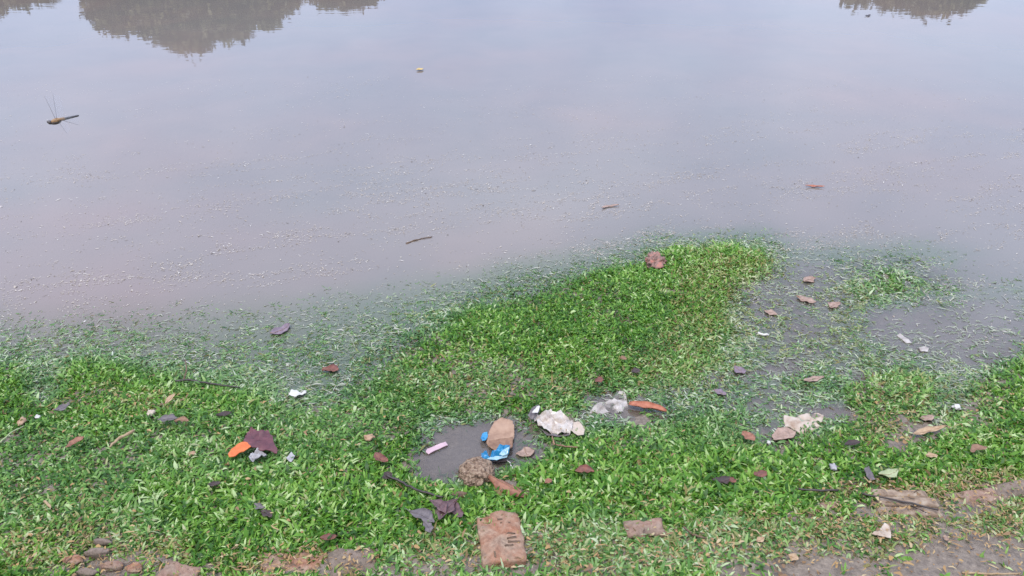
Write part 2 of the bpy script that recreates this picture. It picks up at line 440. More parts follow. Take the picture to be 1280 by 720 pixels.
TRAMPLED = [(760,690,230,40,0.75),(560,700,90,24,0.5),(960,680,180,34,0.7),(60,600,110,70,0.45),(250,560,160,40,0.4),(150,650,90,40,0.35),(650,480,200,22,0.55),(420,520,110,40,0.5),(880,520,130,40,0.45),(1150,510,110,40,0.4),(870,440,80,36,0.4),(1200,660,110,40,0.5)]
FOOT = []     # footprints of larger litter, in photograph pixels (px, py, rx, ry)

def field(lst, px, py, mul):
    v = np.ones_like(px) if mul else np.zeros_like(px)
    for (cx, cy, rx, ry, k) in lst:
        d = np.sqrt(((px - cx) / rx) ** 2 + ((py - cy) / ry) ** 2)
        w = sstep(1.25, 0.75, d)
        if mul: v *= 1 - w * (1 - k)
        else: v = np.maximum(v, w * k)
    return v

# ------------------------------------------------------------------ ground and water sheets
def axis(lo, hi, step, far_lo, far_hi, g=1.22):
    mid = list(np.arange(lo, hi + 1e-6, step))
    a, s = lo, step
    left = []
    while a > far_lo:
        s *= g; a -= s; left.append(a)
    b, s = mid[-1], step
    right = []
    while b < far_hi:
        s = min(s * g, 40); b += s; right.append(b)
    return np.array(left[::-1] + mid + right)

xs = axis(-2.9, 2.9, 0.02, -320, 320)
ys = axis(1.1, 4.0, 0.018, -60, 420)
GX, GY = np.meshgrid(xs, ys)
GZ = elev(GX, GY)
nx, ny = len(xs), len(ys)
idx = np.arange(nx * ny).reshape(ny, nx)
q = np.stack([idx[:-1, :-1], idx[:-1, 1:], idx[1:, 1:], idx[1:, :-1]], -1).reshape(-1, 4)
me = mesh_np('ground', np.stack([GX, GY, GZ], -1).reshape(-1, 3), np.full(len(q), 4), q.ravel())
tag(link('ground', me, M['mud']), kind='structure')

zz = GZ.ravel()
keep = zz[q].min(axis=1) < 0.012
keep &= (GY.ravel()[q].min(axis=1) > 1.0) & (GY.ravel()[q].max(axis=1) < 60)
qw = q[keep]
used = np.unique(qw)
remap = np.full(nx * ny, -1); remap[used] = np.arange(len(used))
co = np.stack([GX.ravel()[used], GY.ravel()[used], np.zeros(len(used))], -1)
me = mesh_np('water', co, np.full(len(qw), 4), remap[qw].ravel())
# water column below the surface (smoothed a little, never negative)
add_attr(me, 'depth', np.maximum(-zz[used], 0.0))
wpx, wpy, _ = to_pix(co[:, 0], co[:, 1])
wpx = wpx + (fbm(co[:, 0] * 9, co[:, 1] * 9, 41) - 0.5) * 70; wpy = wpy + (fbm(co[:, 0] * 9, co[:, 1] * 9, 77) - 0.5) * 38
wcov = field(BARE, wpx, wpy, True) * sstep(-0.10, -0.008, zz[used]) * sstep(0.5, 1.2, co[:, 1]) * sstep(5.5, 4.2, co[:, 1])
add_attr(me, 'weed', wcov)                                       # green matter washed out of the drowned turf
tag(link('water', me, M['water']), kind='structure')

# ------------------------------------------------------------------ grass
def build_grass(name, n_tuft, label):
    x = rng.uniform(-3.0, 3.0, int(n_tuft * 2.6)); y = rng.uniform(1.12, 3.75, int(n_tuft * 2.6))
    px, py, dep = to_pix(x, y)
    ok = (np.abs(px - 640) < 860) & (py < 900)
    x, y = x[ok], y[ok]
    z = elev(x, y)
    px, py, dep = to_pix(x, y, z)
    nz = fbm(x * 9, y * 9, 41)
    pj = px + (nz - 0.5) * 70 + (fbm(x * 40, y * 40, 43, 2) - 0.5) * 26; pk = py + (fbm(x * 9, y * 9, 77) - 0.5) * 38 + (fbm(x * 40, y * 40, 79, 2) - 0.5) * 16
    cov = field(BARE, pj, pk, True)
    cov *= sstep(-0.080, -0.012, z + (nz - 0.5) * 0.036) * (0.90 + 0.10 * sstep(-0.02, 0.0, z))
    cov *= np.maximum(0.55 + 0.75 * sstep(0.36, 0.58, fbm(x * 5, y * 5, 5)), sstep(0.005, -0.01, z) * 0.95)
    for (cx, cy, rx, ry) in FOOT:
        rx, ry = rx * 0.86, ry * 0.82
        cov = np.where(((px - cx) / rx) ** 2 + ((py - cy) / ry) ** 2 < 1, 0.0, cov)
    sel = rng.random(len(x)) < cov
    x, y, z, px, py = (a[sel][:n_tuft] for a in (x, y, z, px, py))
    pj, pk = pj[sel][:n_tuft], pk[sel][:n_tuft]
    nt = len(x)
    dry0 = field(DRYS, pj, pk, False)
    tram = field(TRAMPLED, pj, pk, False) * (0.5 + 0.8 * fbm(x * 12, y * 12, 57))
    silt0 = np.maximum(sstep(0.010, -0.006, z) * 0.92, tram * 0.75)
    drown = sstep(0.002, -0.012, z)                        # drowned tufts float with their tips at the surface
    above = rng.random(nt) < 0.36 * np.clip(1 + z / 0.042, 0, 1) ** 1.4
    zr = np.where(above, rng.uniform(-0.0005, 0.0022, nt), rng.uniform(-0.009, -0.001, nt))
    vig = fbm(x * 2.1, y * 2.1, 23)                       # vigour varies over the bank
    peninsula = np.exp(-(((px - 730) / 190) ** 2 + ((py - 395) / 70) ** 2))
    lush = np.exp(-(((px - 820) / 420) ** 2 + ((py - 600) / 36) ** 2)) + 0.8 * np.exp(-(((px - 450) / 240) ** 2 + ((py - 640) / 40) ** 2))
    nb = rng.integers(4, 8, nt)
    T = np.repeat(np.arange(nt), nb)
    n = len(T)
    rel = np.arange(n) - np.repeat(np.cumsum(nb) - nb, nb)
    az = rng.uniform(0, 2 * np.pi, nt)[T] + rel * 2.4 + rng.normal(0, 0.35, n)
    flat = sstep(0.01, -0.03, z)[T]
    big = 1 + 0.35 * (rng.random(n) < 0.06)
    L = big * (0.015 + 0.019 * rng.random(n)) * (0.62 + 0.75 * vig[T]) * (1 + 0.25 * np.minimum(lush[T], 1)) * (1 - 0.28 * dry0[T]) * (1 - 0.22 * peninsula[T])
    W = big * (0.0042 + 0.0040 * rng.random(n)) * (1 + 0.30 * np.minimum(lush[T], 1)) * (1 - 0.25 * dry0[T]) * (1 - 0.25 * flat) * (1 - 0.25 * drown[T])
    L = L * (1 - 0.2 * drown[T])
    lean0 = rng.uniform(0.20, 1.20, n) + 0.22 * tram[T]
    lean0 = lean0 * (1 - drown[T]) + drown[T] * rng.normal(1.47, 0.09, n)       # angle from vertical at the root
    bend = rng.uniform(0.30, 1.35, n) * (1 - 0.92 * drown[T])
    ox = rng.normal(0, 0.006, n); oy = rng.normal(0, 0.006, n)
    P = np.stack([x[T] + ox, y[T] + oy, np.where(z < -0.004, zr, z - 0.003)[T]], -1)
    ux, uy = np.cos(az), np.sin(az)
    side = np.stack([-uy, ux, np.zeros(n)], -1)
    tw = rng.normal(0, 0.35, n)
    rows = [P]
    cur = P
    for k in range(3):
        a = lean0 + bend * (k + 0.4) * 0.55
        dirv = np.stack([ux * np.sin(a), uy * np.sin(a), np.cos(a)], -1)
        cur = cur + dirv * (L / 3)[:, None]
        rows.append(cur)
    up = np.array([0, 0, 1.0])
    wd = [0.6, 1.0, 0.86]
    co = np.empty((n, 7, 3), np.float32)
    for k in range(3):
        s = side * np.cos(tw * k)[:, None] + up * np.sin(tw * k)[:, None]
        hw = (W * wd[k] / 2)[:, None]
        co[:, 2 * k] = rows[k] - s * hw
        co[:, 2 * k + 1] = rows[k] + s * hw
    co[:, 6] = rows[3]
    base = (np.arange(n) * 7)[:, None]
    loops = np.concatenate([base + np.array([0, 1, 3, 2]), base + np.array([2, 3, 5, 4]), base + np.array([4, 5, 6])], 1)
    sizes = np.tile([4, 4, 3], n)
    me = mesh_np(name, co.reshape(-1, 3), sizes, loops.ravel())
    tuft_t = rng.normal(0, 0.16, nt)
    fine = fbm(x * 14, y * 14, 131, 3)
    tint = np.clip(0.50 + tuft_t[T] + rng.normal(0, 0.24, n) + (vig[T] - 0.5) * 0.45 + (fine[T] - 0.5) * 0.5 - 0.16 * peninsula[T], 0, 1)
    dry = np.clip((rng.random(n) < dry0[T] * 0.8 + 0.16 * drown[T]) * rng.uniform(0.55, 1, n) + (rng.random(n) < 0.035) * 0.8, 0, 1)
    silt = np.clip(silt0[T] * rng.uniform(0.5, 1.15, n), 0, 1) * (1 - 0.7 * dry)
    add_attr(me, 'tint', np.repeat(tint, 7)); add_attr(me, 'dry', np.repeat(dry, 7)); add_attr(me, 'silt', np.repeat(silt, 7))
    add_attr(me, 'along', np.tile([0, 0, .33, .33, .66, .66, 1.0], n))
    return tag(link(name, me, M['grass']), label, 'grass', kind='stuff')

# ------------------------------------------------------------------ litter builders
def spline(pts, per=4):
    n = len(pts); out = []
    for i in range(n):
        p0, p1, p2, p3 = (Vector(pts[(i + k) % n]) for k in (-1, 0, 1, 2))
        for j in range(per):
            u = j / per
            out.append(0.5 * ((2 * p1) + (p2 - p0) * u + (2 * p0 - 5 * p1 + 4 * p2 - p3) * u * u + (3 * p1 - p0 - 3 * p2 + p3) * u ** 3))
    return out

def rest_z(x, y):
    return max(elev1(x, y), 0.0)

def sheet(name, pts, mat, zoff=0.012, thick=0.0015, crumple=0.006, cscale=30, curved=False, tilt=(0, 0), step=None, parent=None, origin=None, fold=None, seed=0, flat=False):
    """thin crumpled sheet; outline given where it lies in the photograph"""
    cx = sum(p[0] for p in pts) / len(pts); cy = sum(p[1] for p in pts) / len(pts)
    g0 = ground(cx, cy, 0.02)
    z0 = rest_z(g0.x, g0.y) + zoff
    pp = spline(pts) if curved else [Vector(p) for p in pts]
    if not curved:
        q = []
        for i, p in enumerate(pp):
            r = pp[(i + 1) % len(pp)]
            q += [p.lerp(r, k / 4) for k in range(4)]
        pp = q
    jit = random.Random(seed + int(cx * 7 + cy))
    out = [ground(p[0], p[1], z0).to_2d() for p in pp]
    ctr = ground(cx, cy, z0)
    xs_ = [p.x for p in out]; ys_ = [p.y for p in out]
    st = step or max(max(xs_) - min(xs_), max(ys_) - min(ys_)) / 16
    out = [p + Vector((jit.uniform(-1, 1), jit.uniform(-1, 1))) * st * 0.22 for p in out]
    inner = []
    x = min(xs_) + st / 2
    while x < max(xs_):
        y = min(ys_) + st / 2
        while y < max(ys_):
            inner.append(Vector((x + jit.uniform(-.2, .2) * st, y + jit.uniform(-.2, .2) * st)))
            y += st
        x += st
    n = len(out)
    v2, e2, f2, *_ = geometry.delaunay_2d_cdt(out + inner, [(i, (i + 1) % n) for i in range(n)], [], 1, 1e-6)
    used = sorted({i for f in f2 for i in f})
    if not used:
        raise RuntimeError(name)
    rm = {v: i for i, v in enumerate(used)}
    el = elev(np.array([v2[i].x for i in used]), np.array([v2[i].y for i in used]))
    top = []
    for i, e in zip(used, el):
        p = v2[i]
        dx, dy = p.x - ctr.x, p.y - ctr.y
        nz = mnoise.fractal(Vector((p.x * cscale, p.y * cscale, seed * 3.1)), 1.0, 2.1, 3)
        z = zoff + z0 - zoff + crumple * nz + tilt[0] * dx + tilt[1] * dy + 0.4 * (max(float(e), 0) - z0 + zoff)
        if fold:
            fx, fy, fa, fh = fold
            dd = (dx * math.cos(fa) + dy * math.sin(fa))
            z += fh * max(0, dd)
        top.append(Vector((dx, dy, z)))
    org = origin.location if origin else Vector((ctr.x, ctr.y, z0 - zoff))
    off = Vector((ctr.x, ctr.y, 0)) - org
    bm = bmesh.new()
    tv = [bm.verts.new(p + off) for p in top]
    bv = [bm.verts.new(p + off - Vector((0, 0, thick))) for p in top]
    cnt = {}
    for f in f2:
        ids = [rm[i] for i in f]
        a = [tv[i] for i in ids]
        v = (a[1].co - a[0].co).cross(a[2].co - a[0].co)
        if v.z < 0: ids = ids[::-1]
        bm.faces.new([tv[i] for i in ids]); bm.faces.new([bv[i] for i in ids[::-1]])
        for k in range(len(ids)):
            ed = (ids[k], ids[(k + 1) % len(ids)])
            cnt[ed] = cnt.get(ed, 0) + 1
    for (a, b) in list(cnt):
        if (b, a) not in cnt:
            bm.faces.new([tv[b], tv[a], bv[a], bv[b]])
    o = from_bm(bm, name, mat, parent, smooth=not flat)
    if parent is None: o.location = org
    return o

def tube_bm(bm, pts, rads, sides=6):
    rings = []
    for i, p in enumerate(pts):
        d = (pts[min(i + 1, len(pts) - 1)] - pts[max(i - 1, 0)]).normalized()
        u = d.orthogonal().normalized(); v = d.cross(u)
        rings.append([bm.verts.new(p + (u * math.cos(k * 2 * math.pi / sides) + v * math.sin(k * 2 * math.pi / sides)) * rads[i]) for k in range(sides)])
    for a, b in zip(rings[:-1], rings[1:]):
        for k in range(sides):
            bm.faces.new([a[k], a[(k + 1) % sides], b[(k + 1) % sides], b[k]])
    bm.faces.new(rings[0][::-1]); bm.faces.new(rings[-1])

def stick(name, pix, r0, r1, mat, label, cat, zoff=0.012, arch=0.0, knots=0.25, group=None, parent=None):
    """twig, stalk or wire lying along photograph points"""
    pts = []
    for i, p in enumerate(pix):
        g = ground(p[0], p[1], 0.02)
        z = rest_z(g.x, g.y) + zoff + arch * math.sin(math.pi * i / (len(pix) - 1))
        pts.append(ground(p[0], p[1], z))
    # densify
    dense = []
    for a, b in zip(pts[:-1], pts[1:]):
        for k in range(5): dense.append(a.lerp(b, k / 5))
    dense.append(pts[-1])
    org = Vector((pts[0].x, pts[0].y, rest_z(pts[0].x, pts[0].y)))
    rr = random.Random(int(pix[0][0] * 13 + pix[0][1]))
    n = len(dense)
    rads = [(r0 + (r1 - r0) * i / (n - 1)) * (1 + rr.uniform(-knots, knots)) for i in range(n)]
    dense = [p - org + Vector((rr.uniform(-1, 1), rr.uniform(-1, 1), rr.uniform(-1, 1))) * r0 * 0.5 for p in dense]
    bm = bmesh.new(); tube_bm(bm, dense, rads)
    o = from_bm(bm, name, mat, parent)
    o.location = org
    return tag(o, label, cat, group)

def leaf(name, A, B, wpx, mat, label, cat='leaf', zoff=0.014, cup=0.25, arc=0.15, shape=0.75, stalk=0.0, rib=True, group=None, skew=0.0, twist=0.0, tiltz=0.0):
    """leaf from the stalk end A to the tip B (photograph pixels), wpx wide"""
    gA, gB = ground(*A, 0.02), ground(*B, 0.02)
    mid = (gA + gB) / 2
    z0 = rest_z(mid.x, mid.y) + zoff
    gA, gB = ground(*A, z0), ground(*B, z0)
    mid = (gA + gB) / 2
    ax = gB - gA; Ln = ax.length; ax.normalize()
    sd = Vector((-ax.y, ax.x, 0))
    W = wpx * mpp(*A, z0)
    rr = random.Random(int(A[0] * 31 + A[1] * 7))
    nu, nv = 12, 5
    bowd = rr.uniform(-0.16, 0.16) * (1 if abs(cup) < 0.7 else 0.3)
    def surf(u, s):
        prof = math.sin(math.pi * min(max(u, 0.02), 0.985)) ** shape * (1 + skew * (u - 0.5))
        w = W / 2 * prof * (1 + 0.10 * math.sin(u * 17 + A[0]) + 0.55 * mnoise.noise(Vector((u * 3.3, (1 if s > 0 else 5) + A[0], A[1] * 0.7))))
        z = cup * W * 0.5 * (abs(s) ** 1.6) * prof + arc * Ln * (2 * u - 1) ** 2 * 0.5 + twist * s * w * (u - 0.3) + tiltz * (u - 0.5) * Ln
        wob = 0.16 * W * mnoise.noise(Vector((u * 4 + A[0], s * 2, A[1])))
        return ax * (u - 0.5) * Ln + sd * (s * w + bowd * Ln * math.sin(math.pi * u)) + Vector((0, 0, z + wob))
    bm = bmesh.new()
    th = Vector((0, 0, max(0.0009, W * 0.03)))
    T = [[bm.verts.new(surf(i / (nu - 1), -1 + 2 * j / (nv - 1))) for j in range(nv)] for i in range(nu)]
    Bv = [[bm.verts.new(v.co - th) for v in row] for row in T]
    for i in range(nu - 1):
        for j in range(nv - 1):
            bm.faces.new([T[i][j], T[i + 1][j], T[i + 1][j + 1], T[i][j + 1]])
            bm.faces.new([Bv[i][j + 1], Bv[i + 1][j + 1], Bv[i + 1][j], Bv[i][j]])
    for i in range(nu - 1):
        bm.faces.new([T[i][0], Bv[i][0], Bv[i + 1][0], T[i + 1][0]])
        bm.faces.new([T[i + 1][-1], Bv[i + 1][-1], Bv[i][-1], T[i][-1]])
    for j in range(nv - 1):
        bm.faces.new([T[0][j + 1], Bv[0][j + 1], Bv[0][j], T[0][j]])
        bm.faces.new([T[-1][j], Bv[-1][j], Bv[-1][j + 1], T[-1][j + 1]])
    bmesh.ops.recalc_face_normals(bm, faces=bm.faces)
    loc = Vector((mid.x, mid.y, z0))
    if not rib:
        o = from_bm(bm, name, mat)
        o.location = loc
        return tag(o, label, cat, group)
    root = empty(name, loc)
    from_bm(bm, 'blade', mat, root)
    bm = bmesh.new()
    pts = [surf(k / 7, 0) + Vector((0, 0, th.z * 0.4)) for k in range(8)]
    rd = [max(0.0006, W * 0.022) * (1.2 - k / 8) for k in range(8)]
    if stalk:
        pts = [pts[0] - ax * Ln * stalk + Vector((0, 0, 0.2 * Ln * stalk))] + pts
        rd = [rd[0]] + rd
    tube_bm(bm, pts, rd, 5)
    from_bm(bm, 'midrib', M['vein'] if mat not in (M['leaf_dark'], M['leaf_purple'], M['leaf_slate']) else mat, root)
    return tag(root, label, cat, group)

def lump(name, px, py, wpx, hpx, mat, label, cat, hz=0.6, rough=0.22, sub=3, zoff=-0.3, seed=1, squash=1.0, freq=1.6, rot=0.0, group=None, parent=None, pits=0.0):
    """stone-like body wpx wide and hpx tall in the photograph"""
    g = ground(px, py, 0.02)
    zb = rest_z(g.x, g.y)
    m = mpp(px, py, zb)
    rx = wpx * m / 2
    rz = rx * hz
    # the photographed height mixes depth and height of the body
    el = math.atan2(CAM_H - zb, g.y)
    full = hpx * m / 2
    ry = max(rx * 0.35, math.sqrt(max(full ** 2 - (rz * math.cos(el)) ** 2, 0)) / math.sin(el)) if full > rz * math.cos(el) else rx * 0.4
    ry *= squash
    bm = bmesh.new()
    bmesh.ops.create_icosphere(bm, subdivisions=sub, radius=1)
    for v in bm.verts:
        d = v.co.normalized()
        k = 1 + rough * mnoise.fractal(d * freq + Vector((seed * 7.3, seed, 0)), 1.0, 2.0, 4)
        # facets
        k += rough * 0.5 * (mnoise.cell(d * freq * 1.3 + Vector((seed, 3, 1))) - 0.5)
        if pits:
            k -= pits * max(0, mnoise.noise(d * 9 + Vector((seed, 0, 0)))) ** 1.0
        c = d * k
        v.co = Vector((c.x * rx, c.y * ry, c.z * rz))
    bmesh.ops.smooth_vert(bm, verts=bm.verts, factor=0.3, use_axis_x=True, use_axis_y=True, use_axis_z=True)
    bmesh.ops.rotate(bm, verts=bm.verts, matrix=Matrix.Rotation(rot, 3, 'Z'))
    o = from_bm(bm, name, mat, parent, smooth=True)
    zc = zb + rz * (1 + zoff)
    gg = ground(px, py, zc)
    o.location = (gg.x, gg.y, zc)
    return tag(o, label, cat, group)

def brick(name, px, py, size, rotz, mat, label, top=0.012, tilt=(0, 0), seed=0, chip=None, parent=None, cat='brick', wear=0.007):
    """worn brick sunk into the bank; (px, py) is the middle of its upper face"""
    g = ground(px, py, 0.03)
    zt = rest_z(g.x, g.y) + top
    g = ground(px, py, zt)
    sx, sy, sz = size
    bm = bmesh.new()
    bmesh.ops.create_cube(bm, size=1)
    bmesh.ops.subdivide_edges(bm, edges=bm.edges, cuts=19, use_grid_fill=True)
    rr = 0.006
    for v in bm.verts:
        p = Vector((v.co.x * sx, v.co.y * sy, v.co.z * sz))
        hx, hy, hz_ = sx / 2 - rr, sy / 2 - rr, sz / 2 - rr
        c = Vector((max(-hx, min(hx, p.x)), max(-hy, min(hy, p.y)), max(-hz_, min(hz_, p.z))))
        d = p - c
        if d.length > 1e-6: p = c + d.normalized() * rr
        nz = mnoise.fractal(p * 22 + Vector((seed * 5.1, 0, 0)), 1.0, 2, 4)
        edge = (abs(p.x) / (sx / 2)) ** 6 + (abs(p.y) / (sy / 2)) ** 6
        p += Vector((p.x, p.y, p.z * 0.6)).normalized() * nz * wear
        p.z -= wear * 0.9 * min(edge, 1) * (0.6 + 0.8 * mnoise.noise(p * 30 + Vector((0, seed, 0)))) if p.z > 0 else 0
        if chip:
            cx, cy, cr, cd = chip
            w = min((cx * sx / 2 - p.x) * cr[0], (p.y - cy * sy / 2) * cr[1] + (cx * sx / 2 - p.x) * 0.5)
            if w > 0 and p.z > 0:
                p.z -= min(cd, w * 6)
        v.co = p - Vector((0, 0, sz / 2))
    o = from_bm(bm, name, mat, parent, smooth=True)
    o.location = (g.x, g.y, zt)
    o.rotation_euler = (tilt[0], tilt[1], rotz)
    return tag(o, label, cat) if label else o

# ------------------------------------------------------------------ bricks of the bank edge
EDGE = 'bricks sunk along the edge of the bank'
b0 = ground(625, 668, 0.06)
bk = empty('brick', (b0.x, b0.y, rest_z(b0.x, b0.y)))
tag(bk, 'worn red brick with a broken corner lying alone in the grass below the puddle', 'brick')
BT = 0.023
body = brick('body', 626, 668, (0.112, 0.178, 0.07), R(7), M['brick_red'], None, top=BT, tilt=(R(-3), R(2)), seed=3,
             chip=(-0.34, 0.55, (1.0, 1.0), 0.011), wear=0.0065)
body.parent = bk
body.location = body.location - bk.location
# worn stamped strokes on its face
rr = random.Random(5)
for k, (u, v, w, a) in enumerate([(0.012, 0.055, .030, 5), (0.016, 0.040, .026, -6), (0.020, 0.022, .034, 4), (0.022, 0.002, .030, -8), (0.026, -0.014, .024, 3), (0.030, -0.028, .030, -4),
                                  (0.016, -0.040, .022, 6), (-0.022, -0.050, .004, 0)]):
    bm = bmesh.new()
    bmesh.ops.create_cube(bm, size=1)
    bmesh.ops.subdivide_edges(bm, edges=bm.edges, cuts=2, use_grid_fill=True)
    ln = 0.004 if k < 7 else 0.05
    for q_ in bm.verts:
        q_.co = Vector((q_.co.x * w, q_.co.y * ln, q_.co.z * 0.006)) + Vector((0, mnoise.noise(q_.co * 3 + Vector((k * 3, 0, 0))) * 0.004, 0))
    bmesh.ops.rotate(bm, verts=bm.verts, matrix=Matrix.Rotation(R(a), 3, 'Z'))
    s = from_bm(bm, 'stamped_stroke', M['soil'], body)
    s.location = (u, v, -0.0022)

EB = [ # px, py, size, rot, mat, label, top, seed
 ('brick', 366, 709, (0.17, 0.105, 0.07), 6, 'brick_red', 'reddish brick showing through the grass at the bottom edge, left of the grey one', 0.004, 11),
 ('brick', 444, 700, (0.13, 0.085, 0.07), 14, 'brick_grey', 'grey weathered brick with a straight edge at the bottom, right of the reddish one', 0.010, 12),
 ('brick', 222, 717, (0.09, 0.075, 0.06), -10, 'brick_pale', 'small pinkish brick fragment in the grass at the bottom left edge', 0.012, 13),
 ('brick', 806, 657, (0.105, 0.06, 0.06), 4, 'brick_pale', 'pinkish brick end with two rounded humps in the flattened grass', 0.012, 14),
 ('brick', 1040, 636, (0.14, 0.06, 0.06), 6, 'brick_pale', 'orange brown brick edge under dry grass, left of the split wooden slab', 0.004, 15),
 ('brick', 1222, 624, (0.14, 0.075, 0.06), 8, 'brick_pale', 'pinkish brown brick to the right of the split wooden slab', 0.008, 16),
 ('brick', 1268, 610, (0.12, 0.06, 0.06), 10, 'brick_grey', 'grey brick at the right edge of the picture beside dry orange grass', 0.008, 17)]
for nm, px, py, sz, rt, mt, lb, tp_, sd_ in EB:
    o = brick(nm, px, py, sz, R(rt), M[mt], lb, top=tp_, seed=sd_, wear=0.008, tilt=(R(rr.uniform(-5, 5)), R(rr.uniform(-5, 5))))
    o['group'] = EDGE
# split wooden slab among the bricks
g = ground(1132, 628, 0.045)
sl = empty('wooden_slab', (g.x, g.y, rest_z(g.x, g.y)))
tag(sl, 'weathered split wooden slab in the brick edging with a dark stick across it', 'wood')
for k, (dy, w, dx, h) in enumerate([(-0.032, 0.030, -0.004, 0.006), (0.001, 0.032, 0.004, 0.010), (0.034, 0.030, -0.002, 0.007)]):
    o = brick('plank', 1132, 628, (0.168 - 0.012 * k, w, 0.04), 0, M['ply'], None, top=0, seed=30 + k, wear=0.0035)
    o.parent = sl
    o.location = (dx, dy, h + 0.004); o.rotation_euler = (R(2), R(-2), R(-4))

# rubble at lower left
for k, (px, py, w, h, mt, lb) in enumerate([
  (92, 701, 24, 15, 'brick_red', 'rusty brown rubble lump at the left end of the rubble heap, bottom left'),
  (122, 692, 36, 12, 'brick_grey', 'flat grey stone on top of the rubble heap, bottom left'),
  (140, 708, 30, 14, 'brick_pale', 'pale brown rubble stone in the middle of the heap, bottom left'),
  (168, 711, 22, 14, 'brick_red', 'dark reddish rubble stone at the right end of the heap, bottom left'),
  (108, 716, 30, 10, 'brick_grey', 'greyish stone at the very bottom of the rubble heap, bottom left')]):
    lump('rubble_stone', px, py, w, h, M[mt], lb, 'stone', hz=0.45, rough=0.3, seed=k + 3, zoff=-0.35, group='rubble at the lower left')

# ------------------------------------------------------------------ stones
lump('porous_stone', 597, 591, 45, 39, M['clinker'], 'rough pitted brown stone standing at the edge of the small puddle', 'stone', hz=0.72, rough=0.20, sub=5, seed=21, zoff=-0.25, pits=0.16, freq=1.9)
FOOT.append((597, 591, 19, 17))
st = lump('broken_stone', 820, 327, 27, 20, M['stone_red'], 'small reddish grey broken stone on the far tip of the grassy spit', 'stone', hz=0.62, rough=0.5, sub=4, seed=4, zoff=-0.1, freq=2.6)
FOOT.append((820, 330, 12, 9))
lump('pebble', 597, 617, 8, 11, M['pebble_pale'], 'pale beige pebble in the grass just below the pitted stone', 'pebble', rough=0.45, hz=0.7, seed=6, group='pebbles')
lump('pebble', 27, 527, 11, 12, M['pebble_tan'], 'pinkish tan pebble in the grass near the left edge', 'pebble', rough=0.45, hz=0.7, seed=7, zoff=0.2, group='pebbles')
lump('pebble', 47, 521, 8, 6, M['white'], 'tiny white pebble in the grass, left of the dark slate leaf', 'pebble', rough=0.45, hz=0.7, seed=8, zoff=0.5, group='pebbles')
lump('pebble', 189, 516, 11, 10, M['pebble_pale'], 'whitish pebble above the big dark leaf in the left grass', 'pebble', rough=0.45, hz=0.7, seed=9, zoff=0.3, group='pebbles')
lump('pebble', 240, 567, 11, 7, M['pebble_tan'], 'flat tan pebble in the grass left of the orange peel', 'pebble', rough=0.45, hz=0.5, seed=10, zoff=0.4, group='pebbles')
lump('pebble', 462, 547, 14, 9, M['pebble_tan'], 'tan pebble in the grass left of the puddle', 'pebble', rough=0.45, hz=0.5, seed=12, zoff=0.2, group='pebbles')
lump('pebble', 961, 553, 5, 6, M['white'], 'tiny white pebble at the water left of the beige slab', 'pebble', rough=0.45, hz=0.8, seed=13, zoff=0.2, group='pebbles')
lump('pebble', 1042, 584, 10, 11, M['tissue'], 'bluish white pebble in bright grass below the beige slab', 'pebble', rough=0.45, hz=0.7, seed=14, zoff=0.6, group='pebbles')
lump('pebble', 1196, 509, 11, 8, M['white'], 'whitish pebble in the thin grass at the right', 'pebble', rough=0.45, hz=0.6, seed=15, zoff=0.2, group='pebbles')
lump('clod', 575, 619, 22, 8, M['twig'], 'brown clod under the pitted stone next to the purple leaves', 'clod', hz=0.5, seed=16, zoff=0.1)
lump('clod', 657, 634, 11, 9, M['leaf_dark'], 'dark clod in a gap of the grass right above the lone brick', 'clod', hz=0.5, seed=17, zoff=-0.1)
lump('clod', 128, 678, 24, 9, M['brick_grey'], 'grey brown clod above the rubble heap in the lower left grass', 'clod', hz=0.5, seed=19, zoff=0.1)

# ------------------------------------------------------------------ wrappers, plastic, paper
w0 = ground(697, 527, 0.02)
wr = empty('plastic_wrapper', (w0.x, w0.y, rest_z(w0.x, w0.y)))
tag(wr, 'crumpled dirty white plastic wrapper on the grass right of the puddle', 'wrapper')
sheet('film', [(666, 521), (678, 515), (688, 513), (701, 516), (713, 523), (717, 531), (712, 540), (699, 542), (685, 540), (675, 532)], M['plastic_dirty'], zoff=0.022, crumple=0.022, cscale=42, parent=wr, origin=wr, seed=1, step=0.009, flat=True)
sheet('torn_corner', [(659, 519), (665, 510), (673, 505), (676, 511), (671, 519), (664, 523)], M['leaf_slate'], zoff=0.03, crumple=0.008, cscale=60, parent=wr, origin=wr, seed=2)
sheet('white_corner', [(665, 515), (671, 507), (675, 508), (672, 515)], M['white'], zoff=0.042, crumple=0.004, cscale=60, parent=wr, origin=wr, seed=3)
sheet('beige_flap', [(714, 528), (724, 527), (731, 535), (730, 543), (722, 544), (713, 538)], M['paper_beige'], zoff=0.022, crumple=0.008, cscale=50, parent=wr, origin=wr, seed=4)
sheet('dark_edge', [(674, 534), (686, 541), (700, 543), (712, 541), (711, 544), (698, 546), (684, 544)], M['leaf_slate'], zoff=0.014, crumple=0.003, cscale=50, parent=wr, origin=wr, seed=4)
FOOT += [(692, 528, 24, 13), (722, 536, 9, 8)]
o = sheet('plastic_sheet', [(735, 519), (742, 509), (755, 502), (765, 498), (774, 489), (781, 491), (784, 503), (787, 511), (776, 515), (762, 515), (748, 518)], M['plastic_grey'], zoff=0.003, crumple=0.016, cscale=36, seed=5, step=0.009, flat=True)
tag(o, 'silty grey plastic sheet lying half under water beside the orange red strip', 'plastic')
FOOT.append((763, 506, 24, 11))
o = sheet('cardboard_scrap', [(608, 552), (611, 539), (618, 528), (628, 523), (640, 527), (643, 535), (642, 546), (640, 556), (630, 559), (618, 560), (611, 557)], M['cardboard'], zoff=0.012, crumple=0.005, cscale=26, tilt=(0, 0.10), seed=6)
tag(o, 'wet brown cardboard scrap standing in the puddle behind the blue wrapper', 'cardboard')
